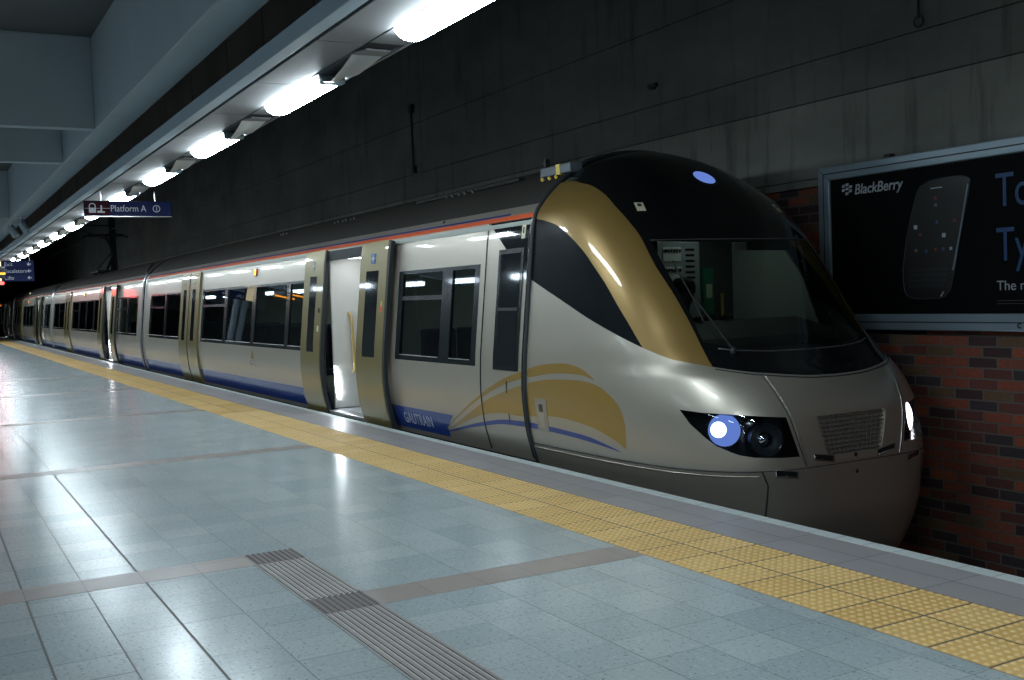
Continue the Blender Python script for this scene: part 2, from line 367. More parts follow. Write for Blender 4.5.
# outlines of the painted regions and fittings, as (angle round the nose, root height from the crown)
NT, ST = {'gold_lo': [(-1.5311, 0.8143), (-1.4203, 0.8291), (-1.2682, 0.8597), (-1.1759, 0.8988), (-1.0973, 0.952), (-1.0355, 1.0073), (-0.9943, 1.062), (-0.9464, 1.1341), (-0.9087, 1.2172), (-0.8807, 1.2832), (-0.8617, 1.3502)],
'gold_hi': [(-1.5316, 0.577), (-1.2817, 0.5715), (-1.1203, 0.6019), (-0.9688, 0.6365), (-0.8264, 0.7133), (-0.7476, 0.8054), (-0.7047, 0.8889), (-0.684, 0.9485), (-0.6675, 1.0738), (-0.6299, 1.1964), (-0.6146, 1.3151), (-0.6392, 1.4043)],
'win_lo': [(-1.5337, 1.1121), (-1.2629, 1.1911), (-1.0545, 1.2696), (-0.9321, 1.3204), (-0.8617, 1.3502)],
'belt': [(-0.8617, 1.3502), (-0.8165, 1.3689), (-0.7718, 1.3838), (-0.699, 1.3957), (-0.6392, 1.4043)],
'mask_bot': [(-0.6392, 1.4043), (-0.5378, 1.4165), (-0.4333, 1.4242), (-0.2071, 1.4362), (0.1018, 1.438), (0.4184, 1.4271)],
'glass_top': [(-0.6378, 0.9756), (-0.4034, 0.9815), (-0.0212, 0.9852), (0.3488, 0.9892), (0.5425, 0.9898)],
'glass_side': [(-0.6378, 0.9756), (-0.6255, 1.0629), (-0.5958, 1.2209), (-0.5962, 1.2913), (-0.6008, 1.336)],
'glass_bot': [(-0.6008, 1.336), (-0.5529, 1.3444), (-0.4705, 1.3517), (-0.2823, 1.359), (0.0226, 1.3616), (0.3196, 1.3518)],
'head': [(-0.8368, 1.5128), (-0.7703, 1.5181), (-0.6624, 1.5223), (-0.5557, 1.5282), (-0.4375, 1.5335), (-0.418, 1.5814), (-0.3934, 1.6283), (-0.5002, 1.6272), (-0.6097, 1.6237), (-0.6633, 1.618), (-0.6905, 1.6119), (-0.7398, 1.597), (-0.7707, 1.5781), (-0.8121, 1.5471)],
'hood': [(-0.4582, 1.4324), (-0.4457, 1.4692), (-0.4176, 1.5262), (-0.3912, 1.5848), (-0.3591, 1.6517)],
'grille': [(-0.2636, 1.5381), (-0.2396, 1.5864), (-0.21, 1.6341)],
'lampc': [(-0.7055, 1.5592), (-0.541, 1.5831)],
'bumpv': [(-0.5904, 1.652), (-0.5797, 1.6886), (-0.5968, 1.7196), (-0.6228, 1.7636)],
'cres': [(-1.5519, 1.4305), (-1.4468, 1.4142), (-1.3398, 1.4066), (-1.2689, 1.4059), (-1.2078, 1.4158), (-1.1713, 1.4313), (-1.1481, 1.4498), (-1.1801, 1.4409), (-1.2181, 1.4367), (-1.2948, 1.4363), (-1.4, 1.4406), (-1.5518, 1.457)],
'big': [(-1.552, 1.4759), (-1.4461, 1.4617), (-1.323, 1.4548), (-1.2098, 1.4537), (-1.1378, 1.4634), (-1.0932, 1.4838), (-1.0613, 1.5089), (-1.0475, 1.5344), (-1.0413, 1.5632), (-1.0438, 1.5942), (-1.052, 1.6249), (-1.0796, 1.6115), (-1.1548, 1.5883), (-1.2373, 1.5757), (-1.3461, 1.5679), (-1.4653, 1.5696), (-1.5678, 1.5719)],
'blue': [(-1.5708, 1.5961), (-1.4163, 1.5989), (-1.3211, 1.6025), (-1.196, 1.6106), (-1.0704, 1.6361), (-1.1648, 1.6262), (-1.2891, 1.6176), (-1.4211, 1.6135), (-1.5708, 1.6116)],
'wiper': [(-0.4938, 1.3671), (-0.5151, 1.2903), (-0.5492, 1.2052), (-0.5507, 1.2769), (-0.5721, 1.0642)],
'roundel': [(0.13, 0.5822)],
'sticker': [(-0.6071, 0.7983)],
'slots': [(-0.5346, 1.6673), (-0.429, 1.676), (-0.3089, 1.6378), (-0.177, 1.6485)]}, {'cres': [(-8.576, 0.821), (-8.952, 0.719), (-9.373, 0.566), (-9.871, 0.348), (-10.432, 0.085), (-10.13, 0.213), (-9.714, 0.396), (-9.328, 0.54), (-8.954, 0.661), (-8.575, 0.757)],
'big': [(-8.575, 0.687), (-8.959, 0.591), (-9.343, 0.478), (-9.787, 0.308), (-10.235, 0.126), (-9.813, 0.236), (-9.378, 0.339), (-9.003, 0.38), (-8.617, 0.401)],
'blue': [(-8.636, 0.333), (-9.022, 0.314), (-9.403, 0.261), (-9.839, 0.185), (-10.458, 0.049), (-9.859, 0.151), (-9.421, 0.218), (-9.036, 0.268), (-8.65, 0.284)]}

def dens(pl, step=.03, closed=False):
    out = []; q = list(pl)+([pl[0]] if closed else [])
    for a, b in zip(q[:-1], q[1:]):
        n = max(1, int(math.hypot(b[0]-a[0], b[1]-a[1])/step))
        for i in range(n): out.append((a[0]+(b[0]-a[0])*i/n, a[1]+(b[1]-a[1])*i/n))
    if not closed: out.append(q[-1])
    return out
def smooth(pl, k=4):
    """Catmull-Rom through the points"""
    p = [np.array(a, float) for a in pl]; out = []
    for i in range(len(p)-1):
        a = p[max(i-1, 0)]; b = p[i]; c = p[i+1]; d = p[min(i+2, len(p)-1)]
        for j in range(k):
            t = j/k; out.append(tuple(.5*((2*b)+(-a+c)*t+(2*a-5*b+4*c-d)*t*t+(-a+3*b-3*c+d)*t**3)))
    out.append(tuple(p[-1])); return out
def inside(P, poly):
    x, y = P; r = False; n = len(poly); j = n-1
    for i in range(n):
        xi, yi = poly[i]; xj, yj = poly[j]
        if (yi > y) != (yj > y) and x < (xj-xi)*(y-yi)/(yj-yi)+xi: r = not r
        j = i
    return r
def inside_np(P, poly):
    x, y = P[:, 0], P[:, 1]; r = np.zeros(len(P), bool); n = len(poly); j = n-1
    for i in range(n):
        xi, yi = poly[i]; xj, yj = poly[j]
        if yi != yj:
            r ^= ((yi > y) != (yj > y)) & (x < (xj-xi)*(y-yi)/(yj-yi)+xi)
        j = i
    return r
def cdt(grid, loops, lines=()):
    """triangulate grid points with the given closed loops / open lines as exact edges"""
    V = [Vector(p) for p in grid]; E = []
    for L in loops:
        b = len(V); V += [Vector(p) for p in L]; E += [(b+i, b+(i+1) % len(L)) for i in range(len(L))]
    for L in lines:
        b = len(V); V += [Vector(p) for p in L]; E += [(b+i, b+i+1) for i in range(len(L)-1)]
    r = delaunay_2d_cdt(V, E, [], 0, 1e-5)
    return np.array([tuple(v) for v in r[0]]), [tuple(f) for f in r[2]]
def smesh(name, P, N, tris, mats, mi, parent, off=0.0, rim=0.0, flip=False):
    """patch with analytic normals; rim > 0 turns the border edges inward by that depth"""
    used = sorted({i for t in tris for i in t}); mp = {u: k for k, u in enumerate(used)}
    vv = [tuple(P[u]+N[u]*off) for u in used]; nn = [tuple(N[u]) for u in used]; ff = []
    for t in tris:
        a, b, c = (Vector(P[i]) for i in t); nr = (b-a).cross(c-a)
        ff.append(tuple(mp[i] for i in (t if nr.dot(Vector(N[t[0]])) > 0 else t[::-1])))
    ms = list(mi); sm = [True]*len(ff)
    if rim:
        cnt = {}
        for f in ff:
            for i in range(3): cnt[(f[i], f[(i+1) % 3])] = 1
        inner = {}
        for (a, b) in list(cnt):
            if (b, a) not in cnt:
                for k in (a, b):
                    if k not in inner:
                        inner[k] = len(vv); u = used[k]
                        vv.append(vv[k]); vv.append(tuple(P[u]+N[u]*(off-rim))); nn += [nn[k], nn[k]]
                ff.append((inner[b], inner[a], inner[a]+1, inner[b]+1)); ms.append(0); sm.append(False)
    me = bpy.data.meshes.new(name); me.from_pydata(vv, [], ff)
    for m in mats: me.materials.append(m)
    me.polygons.foreach_set('material_index', ms); me.polygons.foreach_set('use_smooth', sm)
    me.update()
    ln = []
    for pl in me.polygons:
        for vi_ in pl.vertices: ln.append(nn[vi_] if pl.use_smooth else tuple(pl.normal))
    me.normals_split_custom_set(ln)
    o = bpy.data.objects.new(name, me); COL.objects.link(o)
    if parent is not None: attach(o, parent)
    return o
# ================================================================== leading car
CAR_END = -27.62
lead = empty('train_car', (-17.0, YC, 0))
tag(lead, 'nearest train car, silver with rounded nose, gold window arch, headlights and black windscreen', 'train', 'cars of the silver train')

# ---- nose shell, cut into its painted regions
HP = PI/2
def mir(pl): return [(-a, b) for a, b in pl]
sz = lambda z: float(s_(z))
S_SEAM = sz(.135)
g_lo = [(-HP, sz(2.235))]+[p for p in NT['gold_lo'] if p[0] > -HP+.02]
g_hi = [(-HP, sz(2.56))]+[p for p in NT['gold_hi'] if p[0] > -HP+.08]
belt = NT['belt']; belt = [g_lo[-1]]+belt[1:-1]+[g_hi[-1]]
w_lo = [(-HP, sz(1.665))]+NT['win_lo'][1:-1]+[g_lo[-1]]
g_lo_s, g_hi_s, w_lo_s = smooth(g_lo), smooth(g_hi), smooth(w_lo)
POLY = {}
POLY['side_window'] = g_lo_s + w_lo_s[::-1][1:]
POLY['gold_arch'] = g_lo_s + belt[1:] + g_hi_s[::-1][1:]
mb = [g_hi[-1]]+[p for p in NT['mask_bot'] if -1.2 < p[0] < -.02][1:]
mb_s = smooth(mb+[(0, mb[-1][1]+.003)])
mask = g_hi_s + mb_s[1:]; mask = mask + mir(mask)[::-1][1:]
POLY['mask'] = mask + [(HP, .005), (-HP, .005)]
gt = [p for p in NT['glass_top'] if p[0] < -.01]; gb = [p for p in NT['glass_bot'] if p[0] < -.02]
gl = NT['glass_side'][::-1] + gt[1:] ; gl_low = gb + [(0, gb[-1][1]+.002)]
half = gl_low[::-1] + NT['glass_side'][::-1][1:] + gt[1:] + [(0, gt[-1][1])]
POLY['glass'] = half + mir(half)[::-1][1:-1]
POLY['headlight'] = NT['head']
hl = [(NT['hood'][0][0], NT['hood'][0][1])]+NT['hood'][1:]
hl[-1] = (hl[-1][0], S_SEAM-.006)
top_y = [(p[0], p[1]+.010) for p in mb_s if p[0] > hl[0][0]+.01]
hood_half = hl[::-1] + top_y
POLY['hood'] = hood_half + mir(hood_half)[::-1][1:]
gr = smooth(NT['grille'], 3)
POLY['grille'] = gr + mir(gr)[::-1]
for k in ('cres', 'big', 'blue'):
    pl = [(max(a, -HP), b) for a, b in NT[k]]; POLY[k] = smooth(pl+[pl[0]], 3)[:-1]
bv = NT['bumpv']; bvl = [(bv[0][0], S_SEAM)]+bv[1:]+[(bv[-1][0]-.01, sz(-.6)), (bv[-1][0]-.02, sz(ZB))]

na, ns = 110, 118
grid = [(-HP+PI*i/na, .005+(sz(ZB)-.005)*j/ns) for i in range(na+1) for j in range(ns+1)]
loops = []; lines = []
for k in ('side_window', 'gold_arch', 'headlight', 'cres', 'big', 'blue'):
    loops += [dens(POLY[k], .03, True), dens(mir(POLY[k]), .03, True)]
for k in ('mask', 'glass', 'hood', 'grille'): loops.append(dens(POLY[k], .03, True))
lines += [dens([(-HP, S_SEAM), (HP, S_SEAM)], .02), dens(bvl), dens(mir(bvl))]
V2, T3 = cdt(grid, loops, lines)
P3 = surf(V2[:, 1], V2[:, 0]); N3 = surf_n(V2[:, 1], V2[:, 0])
cen = np.array([V2[list(t)].mean(0) for t in T3]); cabs = cen.copy(); cabs[:, 0] = -np.abs(cabs[:, 0])
region = np.array(['silver']*len(T3), dtype=object)
region[inside_np(cen, POLY['mask'])] = 'mask'
for k in ('gold_arch', 'side_window', 'cres', 'big', 'blue'): region[inside_np(cabs, POLY[k])] = k
region[inside_np(cen, POLY['glass'])] = 'glass'
region[inside_np(cen, POLY['hood'])] = 'hood'; region[inside_np(cen, POLY['grille'])] = 'grille'
region[inside_np(cabs, POLY['headlight'])] = 'headlight'
bx = float(bvl[1][0])
low = cen[:, 1] > S_SEAM
region[low] = 'skirt'; region[low & (np.abs(cen[:, 0]) < abs(bx))] = 'bumper'
def reg(name, keys, mats, off=0.0, rim=0.0, sel=None, parent=None):
    idx = [i for i in range(len(T3)) if region[i] in keys and (sel is None or sel(cen[i]))]
    ks = list(keys)
    return smesh(name, P3, N3, [T3[i] for i in idx], mats, [min(ks.index(region[i]), len(mats)-1) for i in idx], parent or lead, off, rim)
near, far = (lambda c: c[0] < 0), (lambda c: c[0] > 0)
shell = reg('nose_shell', ('silver', 'cres', 'big', 'blue'), [M['silver'], M['livery_gold'], M['livery_gold'], M['blue']])
reg('nose_hood', ('hood',), [M['silver']], off=.004, rim=.02)
gp = reg('nose_grille', ('grille',), [M['silver_dark']], off=-.012)
reg('gold_arch', ('gold_arch',), [M['gold']], sel=near)
reg('gold_arch', ('gold_arch',), [M['gold']], sel=far)
reg('cab_side_window', ('side_window',), [M['cab_glass']], sel=near)
reg('cab_side_window', ('side_window',), [M['cab_glass']], sel=far)
reg('windscreen_surround', ('mask',), [M['black_gloss']])
ws = reg('windscreen', ('glass',), [M['windscreen']], off=-.004)
reg('bumper', ('bumper',), [M['silver_dark']], off=.006, rim=.03)
for sel in (near, far): reg('side_skirt', ('skirt',), [M['silver_dark']], off=.004, rim=.03, sel=sel)

def npt(th, s, off=0.0):
    p = surf(s, th); n = surf_n(s, th); return Vector(p)+Vector(n)*off
def on_nose(pl, off=0.0, step=.02): return [npt(a, b, off) for a, b in dens(pl, step)]
# grille louvres
for j in range(9):
    mbx = MB()
    s0 = gr[0][1]+(gr[-1][1]-gr[0][1])*(j+.5)/9; a0 = gr[0][0]+(gr[-1][0]-gr[0][0])*(j+.5)/9
    mbx.tube([npt(a0*.96*(1-2*i/16), s0, -.004) for i in range(17)], .006, 6)
    mbx.build('grille_bar', M['grille'], gp)
for i in range(13):
    mbx = MB(); f = 1-2*(i+.5)/13
    mbx.tube([npt((gr[0][0]+(gr[-1][0]-gr[0][0])*j/6)*.96*f, gr[0][1]+(gr[-1][1]-gr[0][1])*j/6, -.006) for j in range(7)], .005, 6)
    mbx.build('grille_bar', M['grille'], gp)
# panel gaps
def gap(name, pts, r, mat): MB().tube(pts, r, 6).build(name, mat, lead)
gap('panel_gap', on_nose([(-HP, S_SEAM), (HP, S_SEAM)], -.001), .007, M['rubber'])
for q in (bvl, mir(bvl)): gap('panel_gap', on_nose(q, .003), .007, M['rubber'])
gap('skirt_lip', on_nose([(-HP, S_SEAM+.010), (bx-.03, S_SEAM+.010)], .003), .006, M['silver'])
gap('skirt_lip', on_nose([(-bx+.03, S_SEAM+.010), (HP, S_SEAM+.010)], .003), .006, M['silver'])
hood_edge = POLY['hood'][:len(hl)]
for q in (hood_edge, mir(hood_edge)):
    gap('panel_gap', on_nose([(a-.006*(1 if a < 0 else -1), b) for a, b in q], .0), .005, M['rubber'])
    gap('hood_edge_trim', on_nose([(a+.006*(1 if a < 0 else -1), b) for a, b in q], .006), .004, M['metal'])
gap('panel_gap', on_nose([(a, b+.006) for a, b in mb_s]+[(-a, b+.006) for a, b in mb_s[::-1]], .001), .005, M['rubber'])
gap('windscreen_seal', on_nose([(a, b+.012) for a, b in gl_low[1:]]+[(-a, b+.012) for a, b in gl_low[::-1][:-1]], .002), .005, M['metal'])
gap('windscreen_seal', on_nose([(gt[0][0], gt[0][1]-.006), (-gt[0][0], gt[0][1]-.006)], .002), .004, M['metal'])
# slots for tools on hood and bumper
for a, b, w_ in ((NT['slots'][0], NT['slots'][1], .040), (NT['slots'][2], NT['slots'][3], .034)):
    for sg in (1, -1):
        p0, p1 = npt(a[0]*sg, a[1], .006), npt(b[0]*sg, b[1]-.002, .006); up = Vector((0, 0, w_))
        nrm = Vector((1, 0, 0)); mbx = MB()
        fl = lambda u, v, w2: p0+(p1-p0)*u+up*v+nrm*w2
        mbx.prism([(0, 0), (1, 0), (1, 1), (0, 1)], fl, (-.01, .004)); so_ = mbx.build('bumper_slot', M['frame_black'], lead)
        MB().tube([fl(u, v, .006) for u, v in ((-.03, -.12), (1.03, -.12), (1.03, 1.12), (-.03, 1.12), (-.03, -.12))], .003, 6).build('slot_rim', M['metal'], so_)
for zz in (.19, .06):
    MB().lathe(npt(0.0, sz(zz), .002), (1, 0, 0), [(0, .006), (.016, .006), (.018, 0)], 14).build('towing_cap', M['frame_black'], lead)

# headlights: recessed black housing, a lit and an unlit lamp, clear cover
for sg in (1, -1):
    sel = near if sg == 1 else far
    hs = reg('headlight', ('headlight',), [M['black_gloss']], off=-.17, sel=sel)
    hs.data.name = 'headlight'
    # side walls of the recess
    q = dens([(a*sg, b) for a, b in POLY['headlight']], .02, True); mbx = MB(); n = len(q)
    vs = [npt(a, b, 0) for a, b in q]+[npt(a, b, -.172) for a, b in q]
    mbx.add(vs, [(i, (i+1) % n, (i+1) % n+n, i+n) for i in range(n)]); mbx.build('housing_wall', M['black_gloss'], hs)
    for k, (lc, r) in enumerate(((NT['lampc'][0], .122), (NT['lampc'][1], .125))):
        nrm = Vector(surf_n(lc[1], lc[0]*sg)); c = npt(lc[0]*sg, lc[1], -.055)
        if sg < 0: c += Vector((.05, -.07, -.055)) if k == 0 else Vector((-.10, -.06, 0))
        nrm = (nrm*.8+Vector((1, 0, 0))*.45).normalized()
        if k == 0:
            lo = MB().lathe(c, nrm, [(0, .030), (r*.5, .026), (r*.85, .012), (r, 0)], 28).build('lit_lamp', M['headlamp'] if sg == 1 else M['headlamp_bright'], hs)
            if sg == 1: MB().lathe(c+Vector((-.012, -.05, .008)), nrm, [(0, .036), (r*.3, .034), (r*.5, .022)], 24).build('lamp_core', M['headlamp_core'], lo)
            MB().lathe(c, nrm, [(r, 0), (r*1.05, .006), (r*1.08, 0), (r*1.08, -.05)], 28).build('lamp_rim', M['frame_black'], hs)
        else:
            uo = MB().lathe(c, nrm, [(r, .02), (r*.93, .006), (r*.7, -.02), (r*.3, -.04), (0, -.04)], 28).build('unlit_lamp', M['rubber'], hs)
            MB().lathe(c, nrm, [(r*.62, -.02), (r*.55, .0), (r*.36, .016), (0, .024)], 24).build('lamp_lens', M['chrome'], uo)
            MB().lathe(c, nrm, [(r, .02), (r*1.05, .024), (r*1.08, .01), (r*1.08, -.06)], 28).build('lamp_rim', M['frame_black'], hs)
    reg('headlight_cover', ('headlight',), [M['headglass']], off=.001, sel=sel, parent=hs)

# roundel lamp above the windscreen and maintenance stickers
a, b = NT['roundel'][0]; c = npt(0.0 if abs(a) < .12 else a, b, .004); nn_ = Vector(surf_n(b, a))
ro = MB().lathe(c, nn_, [(0, .012), (.085, .010), (.11, .002)], 30).build('marker_lamp', M['headlamp'], lead)
MB().lathe(c, nn_, [(.11, .003), (.125, .006), (.135, -.004)], 30).build('lamp_rim', M['frame_black'], ro)
for a, b in (NT['sticker'][0], (-NT['sticker'][0][0], NT['sticker'][0][1])):
    o = npt(a, b, .004); dx = (npt(a+.05, b, .004)-o).normalized(); dy = (npt(a, b+.02, .004)-o).normalized()
    mbx = MB(); mbx.prism([(-.04, -.055), (.04, -.055), (.04, .055), (-.04, .055)], lambda u, v, w2: o+dx*u+dy*v+dx.cross(dy)*w2, (-.001, .001))
    stk = mbx.build('warning_sticker', M['sticker'], lead)
    mbx = MB(); mbx.prism([(-.018, -.04), (.018, -.04), (.018, -.005), (-.018, -.005)], lambda u, v, w2: o+dx*u+dy*v+dx.cross(dy)*w2, (-.003, .003))
    mbx.build('sticker_print', M['rubber'], stk)
# wipers
wb = MB(); wp = NT['wiper']; p0 = npt(*wp[0], .02); p1 = npt(*wp[2], .03)
wb.tube([p0, npt(*wp[1], .04), p1], .009, 8); wo = wb.build('wiper', M['under'], lead)
MB().tube([npt(*wp[3], .012), npt(*wp[2], .014), npt(*wp[4], .012)], .008, 6).build('wiper_blade', M['under'], wo)
MB().lathe(p0, surf_n(wp[0][1], wp[0][0]), [(0, .02), (.022, .016), (.026, -.02)], 14).build('wiper_pivot', M['rubber'], wo)
# cab footstep / door handle recess plate on the nose side
hx = [(-8.36, .56), (-8.17, .57), (-8.15, .29), (-8.33, .25)]
def plate(name, x0, x1, z0, z1, off, th, mat, parent, bevel=.004, shear=0.0):
    """thin curved plate lying on the train's side between two heights"""
    n = max(2, int((z1-z0)/.05)); mbx = MB(); col = lambda x, o: [side(x+shear*(1-i/n), z0+(z1-z0)*i/n, o) for i in range(n+1)]
    A, B, Cc, D = col(x0, off), col(x0, off+th), col(x1, off), col(x1, off+th)
    for q0, q1, sm_ in ((D, B, True), (A, Cc, True), (B, A, False), (Cc, D, False)):
        mbx.add(q0+q1, [(i, i+n+1, i+n+2, i+1) for i in range(n)], 0, sm_)
    mbx.add([A[0], B[0], D[0], Cc[0]], [(0, 1, 2, 3)]); mbx.add([A[-1], B[-1], D[-1], Cc[-1]], [(0, 3, 2, 1)])
    o = mbx.build(name, mat, parent)
    return o
hp = plate('footstep_plate', -8.36, -8.17, .27, .57, -.004, .008, M['silver_dark'], lead)
plate('footstep_recess', -8.31, -8.22, .30, .54, -.002, .008, M['metal'], hp)
plate('footstep_hole', -8.30, -8.23, .45, .52, .004, .004, M['frame_black'], hp)

# ---- sides of a car body
Z0B, Z1B = -.05, 2.375
def body_side(name, parent, x0, x1, holes, stripes, mats, far_side=False):
    """rectangular cells of the side skin; holes and stripes are (xa, xb, za, zb[, material])"""
    xs = {x0, x1}; zs = set(np.linspace(Z0B, Z1B, 30).round(3))
    for h in list(holes)+list(stripes):
        for v in h[:2]:
            if x0 < v < x1: xs.add(round(v, 3))
        for v in h[2:4]:
            if Z0B < v < Z1B: zs.add(round(v, 3))
    xs = sorted(xs); zs = sorted(zs); zs = [zs[0]]+[b for a, b in zip(zs[:-1], zs[1:]) if b-a > .004]
    mbx = MB(); idx = {}
    def vi(i, j):
        if (i, j) not in idx:
            p = side(xs[i], zs[j]); 
            if far_side: p.y = 2*YC-p.y
            idx[(i, j)] = len(mbx.v); mbx.v.append(tuple(p))
        return idx[(i, j)]
    for i in range(len(xs)-1):
        for j in range(len(zs)-1):
            cx, cz = (xs[i]+xs[i+1])/2, (zs[j]+zs[j+1])/2
            if any(h[0] < cx < h[1] and h[2] < cz < h[3] for h in holes): continue
            m = 0
            for st in stripes:
                if st[0] < cx < st[1] and st[2] < cz < st[3]: m = st[4]
            f = (vi(i, j), vi(i+1, j), vi(i+1, j+1), vi(i, j+1))
            mbx.f.append(f[::-1] if far_side else f); mbx.mi.append(m); mbx.sm.append(True)
    return mbx.build(name, mats, parent)
SIDE_M = [M['silver'], M['orange'], M['blue'], M['under']]

def glazing(parent, x0, x1, panes, z0=.815, z1=1.845, hopper=()):
    """black-framed window band with separate panes; a hopper pane has a bar across"""
    mbx = MB(); fr = .05
    edges = [x0]+[v for p in panes for v in p]+[x1]
    zs = [z0, z0+fr, z0+(z1-z0)*.35, z0+(z1-z0)*.65, z1-fr*.8, z1]
    def cell(xa, xb, za, zb):
        n = len(mbx.v); mbx.v += [tuple(side(x, z, o)) for x in (xa, xb) for z in (za, zb) for o in (-.035, .002)]
        mbx.f += [tuple(n+k for k in f) for f in ((0, 1, 3, 2), (4, 6, 7, 5), (0, 4, 5, 1), (2, 3, 7, 6), (0, 2, 6, 4), (1, 5, 7, 3))]
        mbx.mi += [0]*6; mbx.sm += [False]*6
    for k in range(0, len(edges)-1, 2):
        for j in range(1, 4): cell(edges[k], edges[k+1], zs[j], zs[j+1])
    cell(x0, x1, zs[0], zs[1]); cell(x0, x1, zs[4], zs[5])
    for k, (a, b) in enumerate(panes):
        if k in hopper: cell(a, b, 1.50, 1.55)
    f = mbx.build('window', M['frame_black'], parent)
    for k, (a, b) in enumerate(panes):
        q = MB(); zz = np.linspace(z0+fr, z1-fr*.8, 8)
        vs = [side(x, z, -.015) for z in zz for x in (a, b)]
        q.add(vs, [(2*i, 2*i+1, 2*i+3, 2*i+2) for i in range(7)], 0, True); q.build('pane', M['pane'], f)
        MB().tube([side(a+.02, z0+fr+.008, .004), side(b-.02, z0+fr+.008, .004)], .006, 6).build('sill_trim', M['metal'], f)
    return f

def leaf(parent, x0, x1, wx0, wx1, off, edge_at=None, lit_edge=False):
    """plug door leaf that follows the body's tumblehome"""
    d = plate('door', x0, x1, -.02, 2.21, off, .035, M['door_gold'], parent, bevel=.004)
    plate('door_window', wx0, wx1, .82, 1.865, off+.033, .004, M['side_glass'], d, bevel=0)
    w_ = (x1-x0)
    ic = plate('door_sign', wx0+.13, wx1-.12+.0, 1.955, 2.075, off+.035, .003, M['icon_blue'], d, bevel=0)
    cx = (wx0+wx1)/2
    plate('arrow', cx-.012, cx+.012, 1.97, 2.06, off+.039, .002, M['sign_white'], ic, bevel=0)
    plate('arrow', cx-.045, cx+.045, 2.005, 2.027, off+.039, .002, M['sign_white'], ic, bevel=0)
    if edge_at is not None:
        plate('door_seal', edge_at[0], edge_at[1], -.02, 2.20, off-.02, .05, M['rubber'], d, bevel=0)
    return d

def vestibule(parent, xa, xb, lamp=True):
    """white draught screens, ceiling and floor just inside a doorway"""
    for x, sgn in ((xa, 1), (xb, -1)):
        mbx = MB(); t = .05
        x0, x1 = (x-t, x) if sgn > 0 else (x, x+t)
        mbx.box(x0, x1, 5.00, 5.60, .03, 2.12); w = mbx.build('draught_screen', M['white'], parent, bevel=.02)
        if sgn > 0:
            q = MB(); q.lathe((x+.0, 5.30, .98), (1, 0, 0), [(.17, .004), (.15, .010), (.13, .004), (0, .003)], 28)
            q.v = [(a, 5.30+(b-5.30)*.95, .98+(c-.98)*2.9) for a, b, c in q.v]; q.build('screen_recess', M['white'], w)
            MB().tube([(x+.01, 5.24, 1.36), (x+.07, 5.255, 1.33), (x+.075, 5.26, 1.2), (x+.075, 5.28, .66), (x+.06, 5.28, .56), (x+.01, 5.275, .53)], .018, 10).build('handrail', M['handle'], w)
    mbx = MB(); mbx.box(xa-.05, xb+.05, 4.99, 7.55, 2.12, 2.17); mbx.build('vestibule_ceiling', M['white'], parent)
    mbx = MB(); mbx.box(xa, xb, 7.45, 7.52, .03, 2.12); mbx.build('vestibule_far_wall', M['white'], parent)
    # threshold
    mbx = MB(); mbx.box(xa+.08, xb-.05, 4.885, 5.03, -.015, .03); mbx.build('door_threshold', M['metal'], parent, bevel=.005)
    mbx = MB(); mbx.box(xa, xb, 4.98, 5.02, 2.08, 2.21); mbx.build('door_header', M['rubber'], parent)
    q = MB(); q.prism([(5.005, .55), (5.02, .62), (5.075, .40), (5.09, .24), (5.06, .16), (5.02, .30)], lambda u, v, w2: (xa+.006+w2, u, v), (0, .006)); q.build('kick_plate_glint', M['kick_plate_glint'], parent)  # glowing sliver imitating a reflection on the chrome kick plate
    if lamp:
        mbx = MB(); mbx.box(xa+.15, xb-.15, 5.15, 5.45, 2.10, 2.118); mbx.build('vestibule_lamp', M['int_lamp'], parent)

def seat_row(parent, x, face, y0=5.12, n=2):
    for k in range(n):
        mbx = MB(); y = y0+k*.47
        mbx.box(x-.22, x+.22, y, y+.44, .40, .50)
        bx_ = x-.22*face
        mbx.box(bx_-.05, bx_+.05, y, y+.44, .46, 1.16)
        mbx.build('seat', M['seat'], parent, bevel=.03)

